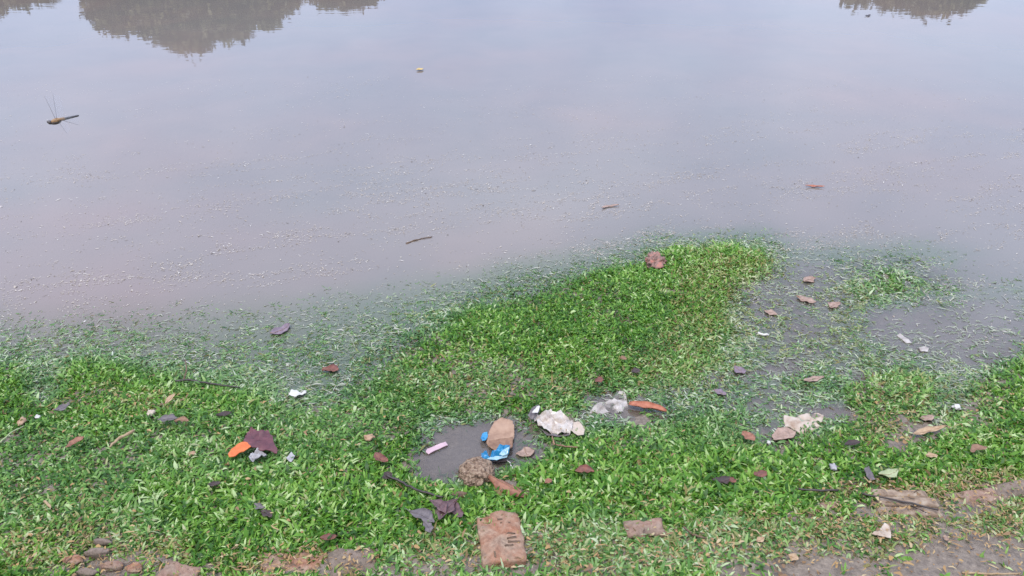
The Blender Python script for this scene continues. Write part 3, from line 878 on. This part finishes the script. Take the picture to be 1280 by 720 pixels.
sheet('soaked_flap', [(611, 551), (620, 549), (641, 546), (641, 558), (632, 564), (619, 564), (612, 559)], M['leaf_brown'], zoff=0.016, crumple=0.003, cscale=40, parent=o, origin=o, seed=31)
FOOT.append((625, 542, 20, 20))
# blue wrapper
w0 = ground(620, 567, 0.01)
bw = empty('blue_wrapper', (w0.x, w0.y, 0))
tag(bw, 'shiny blue foil wrapper floating between the pitted stone and the brown cardboard', 'wrapper')
sheet('foil', [(601, 570), (602, 566), (608, 565), (613, 568), (617, 563), (625, 560), (638, 559), (634, 568), (622, 572), (610, 573)], M['blue'], zoff=0.020, crumple=0.018, cscale=60, parent=bw, origin=bw, seed=7, step=0.007, tilt=(0.05, 0.2), flat=True)
sheet('pale_fold', [(609, 574), (613, 571), (624, 570), (635, 567), (634, 571), (621, 575)], M['blue_pale'], zoff=0.026, crumple=0.003, cscale=60, parent=bw, origin=bw, seed=8, flat=True)
sheet('white_panel', [(624, 566), (630, 562), (637, 560), (634, 567), (628, 568)], M['blue_pale'], zoff=0.036, crumple=0.005, cscale=60, parent=bw, origin=bw, seed=9, tilt=(0.05, 0.2), flat=True)
sheet('painted_shadow', [(604, 573), (620, 574), (633, 571), (634, 576), (622, 578), (609, 576)], M['leaf_dark'], zoff=0.010, crumple=0.003, cscale=60, parent=bw, origin=bw, seed=9)  # dark sheet standing in for the shadow under the foil
FOOT.append((620, 568, 22, 9))
o = sheet('foil_scrap', [(600, 548), (604, 541), (609, 539), (610, 545), (607, 551), (603, 552)], M['blue'], zoff=0.012, crumple=0.007, cscale=60, seed=10)
tag(o, 'small blue foil scrap at the left edge of the brown cardboard', 'wrapper')
o = sheet('pink_strip', [(532, 565), (534, 561), (546, 556), (557, 552), (560, 556), (548, 561), (536, 567)], M['pink'], zoff=0.005, thick=0.003, crumple=0.002, cscale=40, seed=11)
tag(o, 'flat pink strip floating in the muddy puddle', 'plastic strip')
# maroon sheet, orange peel, tissue
o = sheet('maroon_sheet', [(304, 551), (309, 539), (315, 536), (324, 541), (335, 540), (341, 546), (347, 565), (336, 564), (325, 562), (314, 559)], M['maroon'], zoff=0.040, thick=0.002, crumple=0.012, cscale=26, tilt=(0, 0.12), seed=12, flat=True, step=0.012)
tag(o, 'dark maroon plastic sheet on the grass at the left', 'plastic')
o = sheet('orange_peel', [(285, 568), (290, 561), (303, 552), (308, 553), (314, 558), (304, 564), (294, 570), (287, 571)], M['orange'], zoff=0.036, thick=0.003, crumple=0.005, cscale=40, seed=13)
tag(o, 'bright orange peel strip sticking out under the maroon sheet', 'peel')
o = sheet('paper_tissue', [(311, 573), (315, 565), (320, 561), (331, 565), (334, 569), (325, 573), (317, 577)], M['tissue'], zoff=0.030, thick=0.002, crumple=0.016, cscale=60, seed=14, flat=True)
tag(o, 'crumpled greyish tissue below the maroon sheet', 'tissue')
FOOT += [(326, 553, 16, 9), (323, 569, 8, 5), (299, 562, 9, 6)]
o = sheet('white_scrap', [(361, 493), (364, 488), (371, 488), (376, 490), (382, 487), (383, 491), (377, 494), (368, 495)], M['white'], zoff=0.012, crumple=0.005, cscale=70, seed=15)
tag(o, 'bright white plastic scrap in the flooded grass at the left', 'scrap')
# beige slab in shallow water
o = sheet('paper_sheet', [(979, 521), (990, 518), (1003, 519), (1013, 516), (1023, 515), (1030, 520), (1027, 530), (1017, 539), (1003, 545), (994, 538), (982, 534)], M['paper_beige'], zoff=0.003, thick=0.004, crumple=0.012, cscale=30, seed=16, step=0.007)
tag(o, 'flat beige paper sheet lying in the shallow water at the right', 'paper')
FOOT.append((1004, 529, 18, 9))
o = sheet('silted_cloth', [(965, 543), (972, 535), (984, 534), (995, 540), (992, 547), (978, 551), (967, 550)], M['leaf_silt'], zoff=0.010, thick=0.002, crumple=0.008, cscale=40, seed=17)
tag(o, 'pinkish brown silted scrap tucked under the beige paper sheet', 'scrap')
o = sheet('paper_scrap', [(1089, 667), (1101, 660), (1106, 652), (1113, 655), (1114, 672), (1104, 671)], M['paper_beige'], zoff=0.016, thick=0.002, crumple=0.007, cscale=40, seed=18)
tag(o, 'torn beige paper scrap in the grass below the wooden slab', 'paper')
FOOT.append((1104, 664, 10, 8))
o = sheet('white_scrap', [(1121, 419), (1125, 417), (1136, 424), (1140, 429), (1132, 428)], M['plastic_grey'], zoff=0.004, crumple=0.003, cscale=60, seed=19)
tag(o, 'longer of two whitish scraps floating in the open shallow at the right', 'scrap')
o = sheet('white_scrap', [(1148, 434), (1155, 433), (1161, 435), (1160, 439), (1151, 439)], M['plastic_grey'], zoff=0.005, crumple=0.003, cscale=60, seed=20)
tag(o, 'shorter rounder of two whitish scraps floating in the open shallow at the right', 'scrap')
o = sheet('bluish_scrap', [(1080, 586), (1086, 582), (1089, 590), (1094, 600), (1088, 602), (1083, 595)], M['leaf_slate'], zoff=0.02, crumple=0.006, cscale=60, seed=21)
tag(o, 'dark bluish plastic scrap in the bright grass below the beige paper sheet', 'scrap')
o = sheet('grey_scrap', [(357, 573), (364, 565), (369, 569), (364, 578)], M['tissue'], zoff=0.016, crumple=0.005, cscale=60, seed=22)
tag(o, 'small grey scrap in the grass right of the maroon sheet', 'scrap')

# ------------------------------------------------------------------ leaves
leaf('leaf_strip', (786, 506), (833, 515), 12, M['leaf_orange'], 'orange red curled strip like a rolled leaf beside the grey plastic sheet', 'leaf', zoff=0.010, cup=0.9, arc=0.02, shape=0.35, stalk=0.05)
FOOT.append((810, 510, 22, 5))
sp = ground(632, 606, 0.03)
leaf('seed_pod', (612, 594), (657, 619), 17, M['leaf_rust'], 'long curved reddish brown seed pod leaning from the pitted stone into the grass', 'seed pod', zoff=0.036, cup=-0.8, arc=0.03, shape=0.38, stalk=0.1)
FOOT += [(634, 607, 22, 11), (650, 617, 12, 8)]
FOOT += [(550, 640, 30, 12), (526, 648, 14, 7), (728, 591, 9, 5), (410, 672, 8, 5), (208, 525, 12, 5), (78, 510, 8, 4)]
LEAVES = [
 # A, B, width, material, label, kwargs
 ((537, 627), (557, 643), 15, 'leaf_purple', 'upper left leaf of the dark purple leaves below the puddle', dict(zoff=0.026, cup=0.5, stalk=0.2)),
 ((572, 626), (549, 652), 16, 'leaf_purple', 'middle leaf of the dark purple leaves below the puddle', dict(zoff=0.026, cup=0.5, stalk=0.2)),
 ((566, 628), (577, 648), 15, 'leaf_purple', 'rightmost leaf of the dark purple leaves below the puddle', dict(zoff=0.026, cup=0.4, stalk=0.1)),
 ((512, 641), (543, 655), 17, 'leaf_slate', 'leftmost, greyer leaf of the dark purple leaves below the puddle', dict(zoff=0.026, cup=0.4, stalk=0.2)),
 ((530, 653), (538, 667), 11, 'leaf_slate', 'lowest small leaf of the dark purple leaves below the puddle', dict(zoff=0.026, cup=0.4)),
 ((469, 567), (485, 578), 13, 'leaf_red', 'small dark red leaf in the grass just left of the puddle', dict(cup=0.5, zoff=0.028)),
 ((478, 598), (490, 592), 12, 'leaf_dark', 'round blackish leaf at the left end of the dark wire by the puddle', dict(cup=0.4, zoff=0.024)),
 ((403, 462), (423, 464), 15, 'leaf_red', 'round reddish brown leaf floating over flooded grass, left middle', dict(cup=0.3, zoff=0.008, shape=0.5)),
 ((338, 418), (362, 406), 17, 'leaf_silt_purple', 'dull purple leaf just under the water at the upper left shallows', dict(cup=0.2, zoff=0.004, shape=0.6)),
 ((67, 514), (88, 505), 11, 'leaf_slate', 'slate coloured leaf in the grass nearest the left edge', dict(cup=0.3, zoff=0.032)),
 ((197, 526), (222, 524), 14, 'leaf_slate', 'large dark slate leaf in the left grass below the whitish pebble', dict(cup=0.4, zoff=0.032)),
 ((218, 527), (236, 527), 9, 'leaf_brown', 'brown folded leaf touching the right end of the large slate leaf', dict(cup=0.6, zoff=0.030)),
 ((82, 561), (105, 547), 11, 'leaf_rust', 'orange brown crescent leaf in the left grass', dict(cup=0.3, zoff=0.034, skew=0.8)),
 ((207, 506), (219, 493), 7, 'leaf_tan', 'narrow tan leaf upright in the grass below the long twig', dict(cup=0.4, zoff=0.026)),
 ((260, 606), (276, 604), 10, 'leaf_dark', 'small blackish leaf in the grass below the orange peel', dict(cup=0.4, zoff=0.016)),
 ((318, 630), (331, 635), 9, 'leaf_slate', 'upper of two small dark leaves deep in the lower left grass', dict(cup=0.4, zoff=0.02)),
 ((326, 640), (340, 647), 11, 'leaf_dark', 'lower of two small dark leaves deep in the lower left grass', dict(cup=0.4, zoff=0.02)),
 ((400, 673), (421, 671), 11, 'leaf_red', 'dark red brown leaf in the bright grass above the grey edging brick', dict(cup=0.6, zoff=0.022)),
 ((270, 520), (290, 516), 10, 'leaf_dark', 'dark narrow leaf in the grass above the maroon sheet', dict(cup=0.4, zoff=0.02)),
 ((719, 590), (743, 591), 14, 'leaf_red', 'curled dark red leaf in the grass below the white wrapper', dict(cup=0.9, zoff=0.028)),
 ((681, 604), (690, 600), 9, 'leaf_rust', 'tiny rust leaf in the grass right of the seed pod', dict(cup=0.5, zoff=0.03)),
 ((744, 478), (752, 472), 10, 'leaf_red', 'small reddish leaf at the lower rim of the grassy spit', dict(cup=0.4, zoff=0.02)),
 ((789, 466), (799, 462), 10, 'leaf_dark', 'dark leaf in the thin grass right of the small reddish leaf', dict(cup=0.4, zoff=0.02)),
 ((783, 450), (776, 446), 8, 'leaf_brown', 'tiny brown leaf in the lower part of the grassy spit', dict(cup=0.4, zoff=0.025)),
 ((656, 560), (662, 571), 22, 'leaf_silt', 'silted brown leaf in the puddle right of the blue wrapper', dict(cup=0.1, zoff=0.004)),
 ((890, 601), (915, 599), 12, 'leaf_dark', 'blackish leaf in the bright grass left of the red brown leaf', dict(cup=0.5, zoff=0.022)),
 ((920, 603), (912, 598), 9, 'leaf_red', 'tiny dark red leaf touching the blackish leaf in bright grass', dict(cup=0.4, zoff=0.03)),
 ((942, 594), (958, 590), 12, 'leaf_red', 'flat red brown leaf on bright grass left of the stick', dict(cup=0.2, zoff=0.034)),
 ((928, 540), (943, 552), 14, 'leaf_rust', 'rust coloured leaf left of the beige paper sheet', dict(cup=0.3, zoff=0.03)),
 ((1141, 545), (1182, 535), 11, 'leaf_tan', 'long tan leaf on bare mud at the right', dict(cup=0.4, zoff=0.012, stalk=0.1)),
 ((1213, 566), (1234, 560), 11, 'leaf_brown', 'dark brown leaf on the grass near the right edge', dict(cup=0.4, zoff=0.03)),
 ((1150, 524), (1166, 520), 12, 'leaf_silt', 'pinkish silted leaf on the mud above the long tan leaf', dict(cup=0.2, zoff=0.008)),
 ((1157, 570), (1172, 570), 9, 'leaf_tan', 'short beige leaf in the grass below the long tan leaf', dict(cup=0.3, zoff=0.02)),
 ((1098, 594), (1122, 588), 14, 'leaf_pale_green', 'pale green broad leaf in the grass above the wooden slab', dict(cup=0.3, zoff=0.022)),
 ((1055, 557), (1075, 553), 10, 'leaf_dark', 'black folded leaf in the grass right below the beige paper sheet', dict(cup=0.6, zoff=0.024)),
 ((995, 371), (1020, 379), 13, 'leaf_silt', 'pinkish leaf in the shallow water right of the grassy spit', dict(cup=0.2, zoff=0.004)),
 ((1005, 353), (1019, 348), 14, 'leaf_silt', 'small orange pink leaf in the shallow above the pinkish one', dict(cup=0.2, zoff=0.003)),
 ((1038, 386), (1050, 379), 12, 'leaf_silt', 'small reddish leaf in the shallow at the right of the pinkish one', dict(cup=0.2, zoff=0.004)),
 ((955, 389), (972, 394), 11, 'leaf_silt', 'faint pink leaf in brown flooded grass beside the spit', dict(cup=0.2, zoff=0.003)),
 ((1004, 477), (1030, 472), 10, 'leaf_silt', 'flat brown leaf in flooded grass above the beige paper sheet', dict(cup=0.2, zoff=0.008)),
 ((918, 458), (930, 468), 15, 'leaf_silt_purple', 'dull purple leaf at the left end of the narrow water gap by the spit', dict(cup=0.2, zoff=0.006)),
 ((892, 488), (908, 494), 11, 'leaf_silt_purple', 'purple grey leaf in the flooded grass below the spit', dict(cup=0.2, zoff=0.006)),
 ((521, 88), (529, 86), 8, 'leaf_yellow', 'small yellow leaf floating alone on the far water', dict(cup=0.3, zoff=0.006, rib=False)),
 ((1006, 233), (1031, 234), 5, 'leaf_orange', 'slim orange leaf floating on open water at the right', dict(cup=0.3, zoff=0.005, rib=False)),
 ((752, 261), (774, 257), 6, 'leaf_silt', 'pinkish brown leaf floating on open water in the middle', dict(cup=0.2, zoff=0.003, rib=False)),
 ((1081, 20), (1088, 19), 4, 'leaf_dark', 'dark leaf floating below the right tree reflection', dict(cup=0.3, zoff=0.004, rib=False)),
 ((945, 677), (955, 672), 8, 'leaf_tan', 'small tan leaf on the flattened grass at the lower right', dict(cup=0.4, zoff=0.02)),
 ((1178, 672), (1186, 674), 9, 'leaf_silt', 'small pinkish leaf on the mud below the wooden slab', dict(cup=0.3, zoff=0.01)),
 ((985, 694), (998, 700), 12, 'leaf_tan', 'beige leaf half buried at the rim of the bare mud, lower right', dict(cup=0.3, zoff=0.01)),
]
for A, B, w, mt, lb, kw in LEAVES:
    leaf('fallen_leaf', A, B, w, M[mt], lb, **kw)

# ------------------------------------------------------------------ twigs and wires
stick('twig', [(220, 476), (236, 475), (262, 479), (300, 485)], 0.0045, 0.002, M['twig_dark'], 'long dark twig lying across the waterline at the left', 'twig', zoff=0.02)
stick('twig', [(229, 476), (233, 462), (232, 449)], 0.0035, 0.0015, M['twig'], 'short brown sprig rising from the left end of the long dark twig', 'twig', zoff=0.02, arch=0.02)
stick('twig', [(137, 559), (147, 549), (167, 538)], 0.0035, 0.005, M['twig_tan'], 'tan brown twig in the grass left of the large slate leaf', 'twig', zoff=0.036)
stick('twig', [(56, 626), (68, 639)], 0.004, 0.003, M['twig_tan'], 'short tan twig in the lower left grass', 'twig', zoff=0.034)
stick('wire', [(482, 594), (500, 602), (522, 613), (553, 621)], 0.004, 0.003, M['twig_dark'], 'dark cable curving along the lower left rim of the puddle', 'cable', zoff=0.032, knots=0.05)
stick('twig', [(998, 611), (1020, 613), (1047, 613)], 0.0028, 0.0028, M['twig_dark'], 'straight dark stick on bright grass left of the wooden slab', 'twig', zoff=0.036)
stick('twig', [(1078, 617), (1130, 627), (1172, 637)], 0.0030, 0.0022, M['twig_dark'], 'thin dark stick lying across the wooden slab', 'twig', zoff=0.026)
stick('twig', [(1138, 632), (1158, 641)], 0.0022, 0.0015, M['twig_dark'], 'short thin stick beside the longer one on the wooden slab', 'twig', zoff=0.024)
stick('twig', [(1202, 716), (1240, 718), (1276, 717)], 0.003, 0.002, M['twig_tan'], 'pale twig on bare mud at the bottom right corner', 'twig', zoff=0.004)
stick('twig', [(508, 304), (524, 299), (540, 296)], 0.004, 0.002, M['twig'], 'brown twig floating on open water above the shallows', 'twig', zoff=0.002)
stick('white_stick', [(947, 416), (962, 419)], 0.005, 0.005, M['white'], 'short bright white stick in the flooded grass right of the spit', 'stick', zoff=0.006, knots=0.05)
stick('twig', [(690, 546), (693, 555), (706, 558), (722, 559)], 0.003, 0.002, M['leaf_brown'], 'reddish bent stem in the grass below the white wrapper', 'twig', zoff=0.022)
stick('grass_stalk', [(0, 553), (16, 539), (30, 533)], 0.003, 0.0012, M['leaf_pale_green'], 'long pale green grass stalk at the left edge', 'stalk', zoff=0.042)
stick('grass_stalk', [(629, 572), (636, 577), (641, 586)], 0.0022, 0.0014, M['white'], 'short whitish stalk in the puddle right of the pitted stone', 'stalk', zoff=0.005)
stick('twig', [(855, 659), (866, 668), (884, 673)], 0.003, 0.002, M['twig'], 'bent brown twig in the flattened grass right of the pinkish brick end', 'twig', zoff=0.02)

# ------------------------------------------------------------------ dragonfly hovering over the water near the camera
def cam_point(px, py, dist):
    a = (px - 640) / F; b = (360 - py) / F
    return Vector((0, 0, CAM_H)) + dist * Vector((a, CP + b * SP, -SP + b * CP))
DD = 1.3
t = NT('dragonfly_wing')
pb = t.n('ShaderNodeBsdfPrincipled'); pb.inputs['Base Color'].default_value = (0.22, 0.22, 0.23, 1); pb.inputs['Roughness'].default_value = 0.25
tpw = t.n('ShaderNodeBsdfTransparent'); mw = t.n('ShaderNodeMixShader'); mw.inputs[0].default_value = 0.10
t.l(tpw.outputs[0], mw.inputs[1]); t.l(pb.outputs[0], mw.inputs[2]); t.l(mw.outputs[0], t.out.inputs['Surface'])
M['wing'] = t.m
M['df_tan'] = mottled('dragonfly_thorax', (0.20, 0.11, 0.045), (0.36, 0.22, 0.10), None, 300, 0.5, 0.4, 0, 0)
M['df_dark'] = mottled('dragonfly_dark', (0.035, 0.03, 0.028), (0.09, 0.07, 0.06), None, 300, 0.35, 0.5, 0, 0)
pH, pT, pE = cam_point(60, 153.5, DD), cam_point(72, 150.5, DD), cam_point(98, 144.5, DD * 1.03)
df = empty('dragonfly', pT)
tag(df, 'brown dragonfly hovering over the water at the upper left', 'dragonfly')
def ell(name, p, q_, r, mat, parent):
    bm = bmesh.new()
    n = 9
    pts = [p.lerp(q_, k / (n - 1)) - pT for k in range(n)]
    rd = [max(r * math.sin(math.pi * (0.06 + 0.88 * k / (n - 1))) ** 0.6, r * 0.2) for k in range(n)]
    tube_bm(bm, pts, rd, 10)
    return from_bm(bm, name, mat, parent)
hd = ell('head', pH, pH.lerp(pT, 0.38), 0.0036, M['df_dark'], df)
vw = (Vector((0, 0, CAM_H)) - pT).normalized()
axd = (pE - pH).normalized()
sw = axd.cross(Vector((0, 0, 1))).normalized()
for s in (-1, 1):
    bm = bmesh.new(); bmesh.ops.create_icosphere(bm, subdivisions=2, radius=0.0024)
    bmesh.ops.translate(bm, verts=bm.verts, vec=pH + axd * 0.002 + sw * s * 0.0022 + Vector((0, 0, 0.0008)) - pT)
    from_bm(bm, 'eye', M['df_dark'], hd)
ell('thorax', pH.lerp(pT, 0.30), pT + axd * 0.008, 0.0042, M['df_tan'], df)
ell('belly', pH.lerp(pT, 0.25) - Vector((0, 0, 0.0022)), pT + axd * 0.005 - Vector((0, 0, 0.0022)), 0.0036, M['df_dark'], df)
bm = bmesh.new()
pts = [pT.lerp(pE, k / 10) - pT for k in range(11)]
tube_bm(bm, pts, [0.0025 - 0.0011 * k / 10 + (0.0003 if k % 2 else 0) for k in range(11)], 8)
ab = from_bm(bm, 'abdomen', M['df_dark'], df)
bm = bmesh.new(); tube_bm(bm, [p + Vector((0, 0, 0.0004)) for p in pts[:4]], [0.0027] * 4, 8)
from_bm(bm, 'abdomen_base', M['df_tan'], ab)
for (a, b, w, dd) in [((69, 148), (55.5, 120), 8, 1.00), ((71, 148), (66, 117), 9, 1.02), ((73, 152), (84, 167), 7, 0.97), ((77, 150), (99, 156.5), 7, 0.98)]:
    A_, B_ = cam_point(*a, DD), cam_point(*b, DD * dd)
    ax_ = B_ - A_; sd_ = ax_.cross(vw).normalized()
    if sd_.x < 0: sd_ = -sd_
    wm = w * DD / F
    bm = bmesh.new(); lead, trail = [], []
    for k in range(10):
        u = k / 9
        wid = wm * (0.25 + 0.75 * math.sin(math.pi * (0.12 + 0.78 * u)) ** 0.6) * (0.35 if k == 9 else 1)
        c = A_ + ax_ * u - pT
        lead.append(c); trail.append(c + sd_ * wid)
    lv = [bm.verts.new(p) for p in lead]; tv = [bm.verts.new(p) for p in trail]
    for k in range(9): bm.faces.new([lv[k], lv[k + 1], tv[k + 1], tv[k]])
    wg = from_bm(bm, 'wing', M['wing'], df)
    bm = bmesh.new(); tube_bm(bm, lead, [0.00032 - 0.00002 * k for k in range(10)], 5)
    from_bm(bm, 'wing_vein', M['df_dark'], wg)

# ------------------------------------------------------------------ turf
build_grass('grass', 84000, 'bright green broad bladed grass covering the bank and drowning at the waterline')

# ------------------------------------------------------------------ floating bits, drowned straws, crumbs on the mud
def shards(name, P, L, W, az, mat, tint, label, cat, bow=0.15):
    n = len(P)
    ux, uy = np.cos(az), np.sin(az)
    a = np.stack([ux, uy, np.zeros(n)], -1); s = np.stack([-uy, ux, np.zeros(n)], -1)
    b = rng.normal(0, bow, n)[:, None] * L[:, None]
    h = np.zeros((n, 3)); h[:, 2] = W * 0.5
    p0 = P - a * (L / 2)[:, None]; p1 = P + s * b; p2 = P + a * (L / 2)[:, None]
    hw = s * (W / 2)[:, None]
    co = np.stack([p0 - hw * .5, p0 + hw * .5, p1 + hw + h, p1 - hw + h * 0.6, p2 + hw * .4, p2 - hw * .4], 1)
    base = (np.arange(n) * 6)[:, None]
    loops = np.concatenate([base + np.array([0, 3, 2, 1]), base + np.array([3, 5, 4, 2])], 1)
    me = mesh_np(name, co.reshape(-1, 3), np.full(n * 2, 4), loops.ravel())
    add_attr(me, 'tint', np.repeat(tint, 6))
    return tag(link(name, me, mat), label, cat, kind='stuff')

def tintmat(name, stops, rough=0.7):
    t = NT(name)
    t.princ(t.ramp(t.attr('tint'), [(p, muted(c)) for p, c in stops]), rough, 0.4)
    return t.m

M['scum'] = tintmat('floating_scum', [(0.0, (0.10, 0.075, 0.05)), (0.22, (0.32, 0.27, 0.23)), (0.75, (0.56, 0.50, 0.46)), (1.0, (0.90, 0.87, 0.85))])
M['straw'] = tintmat('drowned_straw', [(0.0, (0.10, 0.13, 0.075)), (0.5, (0.20, 0.23, 0.165)), (1.0, (0.40, 0.40, 0.35))])
M['crumb'] = tintmat('dry_crumbs', [(0.0, (0.07, 0.04, 0.025)), (0.35, (0.19, 0.11, 0.055)), (0.7, (0.36, 0.22, 0.085)), (1.0, (0.46, 0.36, 0.22))])

def scatter_pix(n, x0, x1, y0, y1):
    """even on the ground, over the strip of ground seen between photograph rows y0 and y1"""
    ga, gb = ground(640, y1).y, ground(640, y0).y
    yy = rng.uniform(ga, gb, n)
    hw = (yy * CP + CAM_H * SP) / F
    xx = rng.uniform((x0 - 640), (x1 - 640), n) * hw
    return xx, yy

# specks on the open water, drifted into streaks
x, y = scatter_pix(230000, -200, 1480, 95, 430)
px, py, dep = to_pix(x, y)
z = elev(x, y)
ca, sa = math.cos(0.32), math.sin(0.32)
u_, v_ = x * ca + y * sa, -x * sa + y * ca
band = 0.9 * np.exp(-((py - (258 - 0.05 * (px - 640))) / 75) ** 2) + 0.40 * np.exp(-((py - 345) / 60) ** 2) + 0.06
band *= 0.18 + 1.25 * sstep(0.42, 0.64, fbm(u_ * 1.3, v_ * 6.0, 61, 5))
band *= 0.12 + 1.3 * sstep(0.40, 0.68, fbm(u_ * 9, v_ * 22, 67, 3))
band += 0.45 * np.exp(-(((px - 470) / 90) ** 2 + ((py - 100 + 0.3 * (px - 470)) / 14) ** 2)) * sstep(0.45, 0.6, fbm(x * 12, y * 12, 69, 3))
ok = (rng.random(len(x)) < band * 0.75) & (z < -0.004)
x, y = x[ok], y[ok]
n = len(x)
shards('floating_debris', np.stack([x, y, np.full(n, 0.0015)], -1), rng.gamma(1.6, 0.0034, n) + 0.0016, rng.gamma(1.8, 0.0008, n) + 0.0008,
       rng.normal(0.2, 0.9, n), M['scum'], np.clip(rng.normal(0.50, 0.25, n), 0, 1), 'pale specks of plant debris drifting in streaks on the water', 'debris')

# bleached straws in the shallows
x, y = scatter_pix(22000, -200, 1480, 300, 530)
px, py, dep = to_pix(x, y)
z = elev(x, y)
k = sstep(-0.075, -0.02, z) * sstep(0.010, -0.004, z)
k *= 0.3 + 1.0 * sstep(0.40, 0.60, fbm(x * 4, y * 6, 91))
k *= 1 - 0.6 * np.exp(-(((px - 575) / 75) ** 2 + ((py - 565) / 45) ** 2) ** 2)
ok = rng.random(len(x)) < k * 0.75
x, y = x[ok], y[ok]; n = len(x)
shards('drowned_straw', np.stack([x, y, np.full(n, 0.002)], -1), rng.gamma(3, 0.0055, n) + 0.006, rng.gamma(2.5, 0.0008, n) + 0.0012,
       rng.normal(-0.1, 0.8, n), M['straw'], np.clip(rng.normal(0.5, 0.27, n), 0, 1), 'pale drowned grass straws floating along the shallow edge', 'straw', bow=0.25)

# dry crumbs on the mud
x, y = scatter_pix(34000, -200, 1480, 490, 800)
z = elev(x, y)
px, py, dep = to_pix(x, y, z)
dr = field(DRYS, px, py, False); br = 1 - field(BARE, px, py, True)
ok = (rng.random(len(x)) < 0.05 + 0.75 * dr ** 1.3 + 0.18 * br) & (z > 0.004)
x, y, z = x[ok], y[ok], z[ok]; n = len(x)
shards('dry_crumbs', np.stack([x, y, z + rng.uniform(0.002, 0.022, n)], -1), rng.gamma(2.5, 0.0032, n) + 0.003, rng.gamma(2.2, 0.0013, n) + 0.0013,
       rng.uniform(0, 6.28, n), M['crumb'], np.clip(rng.normal(0.55, 0.25, n), 0, 1), 'dry orange brown leaf crumbs scattered over the bricks and mud', 'crumbs')

# ------------------------------------------------------------------ trees across the water (seen only as reflections)
M['bark'] = mottled('tree_bark', (0.06, 0.045, 0.035), (0.14, 0.11, 0.085), None, 6, 0.9, 0.2, 0.5, 0.03)
t = NT('tree_leaves')
cc = t.ramp(t.attr('tint'), [(0.0, (0.042, 0.038, 0.010)), (0.5, (0.090, 0.080, 0.020)), (1.0, (0.150, 0.130, 0.036))])
b1 = t.princ(cc, 0.55, 0.3)
M['leaves'] = t.m

def mirror_point(px, py, Y):
    """where a ray through the pixel, mirrored in the water, reaches the distance Y"""
    g = ground(px, py)
    d = g - Vector((0, 0, CAM_H))
    k = (Y - g.y) / d.y
    return Vector((g.x + d.x * k, Y, -d.z * k))

def tree(px, Y, lobes, label, n_leaf, seed):
    """lobes: (px, py of the lobe top, radius px) as mirrored in the water"""
    r = np.random.default_rng(seed)
    base = mirror_point(px, 5, Y)
    gz = elev1(base.x, Y)
    root = empty('broadleaf_tree', (base.x, Y, gz))
    tag(root, label, 'tree', 'trees on the far bank')
    m = Y / F * 1.02
    ctrs = []
    for (lx, ly, lr) in lobes:
        p = mirror_point(lx, ly, Y)
        rad = lr * m
        ctrs.append((np.array([p.x - base.x, r.normal(0, rad * 0.4), p.z - rad - gz]), rad))
    bm = bmesh.new()
    hmin = min(c[2] for c, _ in ctrs)
    fork = Vector((0, 0, max(1.2, hmin * 0.55)))
    tr_r = 0.05 * max(c[2] for c, _ in ctrs) + 0.05
    tube_bm(bm, [Vector((0, 0, -0.3)), Vector((0.05, 0, fork.z * 0.5)), fork], [tr_r * 1.35, tr_r, tr_r * 0.85], 10)
    for c, rad in ctrs:
        e = Vector(c) + Vector((0, 0, rad * 0.3))
        mid = fork.lerp(e, 0.5) + Vector((r.normal(0, .25), r.normal(0, .25), 0.25))
        tube_bm(bm, [fork - Vector((0, 0, .1)), mid, e], [tr_r * 0.6, tr_r * 0.35, tr_r * 0.1], 7)
        for _ in range(5):
            d = Vector(r.normal(0, 1, 3)); d.normalize()
            tube_bm(bm, [mid.lerp(e, r.uniform(0.2, 1)), e + d * rad * 0.9], [tr_r * 0.16, tr_r * 0.03], 5)
    from_bm(bm, 'trunk', M['bark'], root)
    # leaf clumps: twig ends spread in the lobes, leaves around every twig end
    tot = sum(rad ** 2 for _, rad in ctrs)
    P, Tn = [], []
    for c, rad in ctrs:
        k = int(n_leaf * rad ** 2 / tot)
        nc = max(14, k // 26)
        d = r.normal(0, 1, (nc, 3)); d /= np.linalg.norm(d, axis=1)[:, None]
        cc = c + d * (rad * r.uniform(0.45, 1.0, nc) ** 0.6)[:, None] * np.array([1, 1, 0.95])
        ci = r.integers(0, nc, k)
        P.append(cc[ci] + r.normal(0, rad * 0.11 + 0.05, (k, 3)))
        Tn.append(r.normal(0.5, 0.2, nc)[ci] + r.normal(0, 0.12, k))
    P = np.concatenate(P); Tn = np.clip(np.concatenate(Tn), 0, 1)
    n = len(P)
    u = r.normal(0, 1, (n, 3)); u /= np.linalg.norm(u, axis=1)[:, None]
    v = np.cross(u, r.normal(0, 1, (n, 3))); v /= np.linalg.norm(v, axis=1)[:, None]
    ll = r.uniform(0.10, 0.24, n)[:, None]
    co = np.stack([P - u * ll, P + v * ll * 0.45, P + u * ll, P - v * ll * 0.45], 1)
    me = mesh_np('crown', co.reshape(-1, 3), np.full(n, 4), np.arange(n * 4), smooth=False)
    add_attr(me, 'tint', np.repeat(Tn, 4))
    link('crown', me, M['leaves'], root)

tree(240, 38, [(138, 30, 24), (160, 37, 26), (192, 46, 30), (220, 55, 26), (243, 63, 26), (268, 52, 26), (300, 46, 30), (330, 36, 24), (352, 22, 24), (372, 6, 18), (128, 10, 16), (215, 36, 45), (270, 34, 45), (320, 14, 40)], 'broad tree mirrored as the big dark mass at the upper left of the water', 52000, 3)
tree(430, 44, [(412, 8, 20), (440, 12, 18), (455, 6, 20)], 'small tree mirrored just right of the big dark reflection', 9000, 4)
tree(1140, 40, [(1070, 4, 26), (1115, 10, 26), (1158, 20, 28), (1195, 11, 26), (1215, 2, 22)], 'tree mirrored at the top edge of the water on the right', 24000, 5)
tree(20, 42, [(-10, 22, 16), (8, 8, 20), (38, 8, 16), (58, 2, 18)], 'sparse tree mirrored at the upper left corner of the water', 4200, 6)
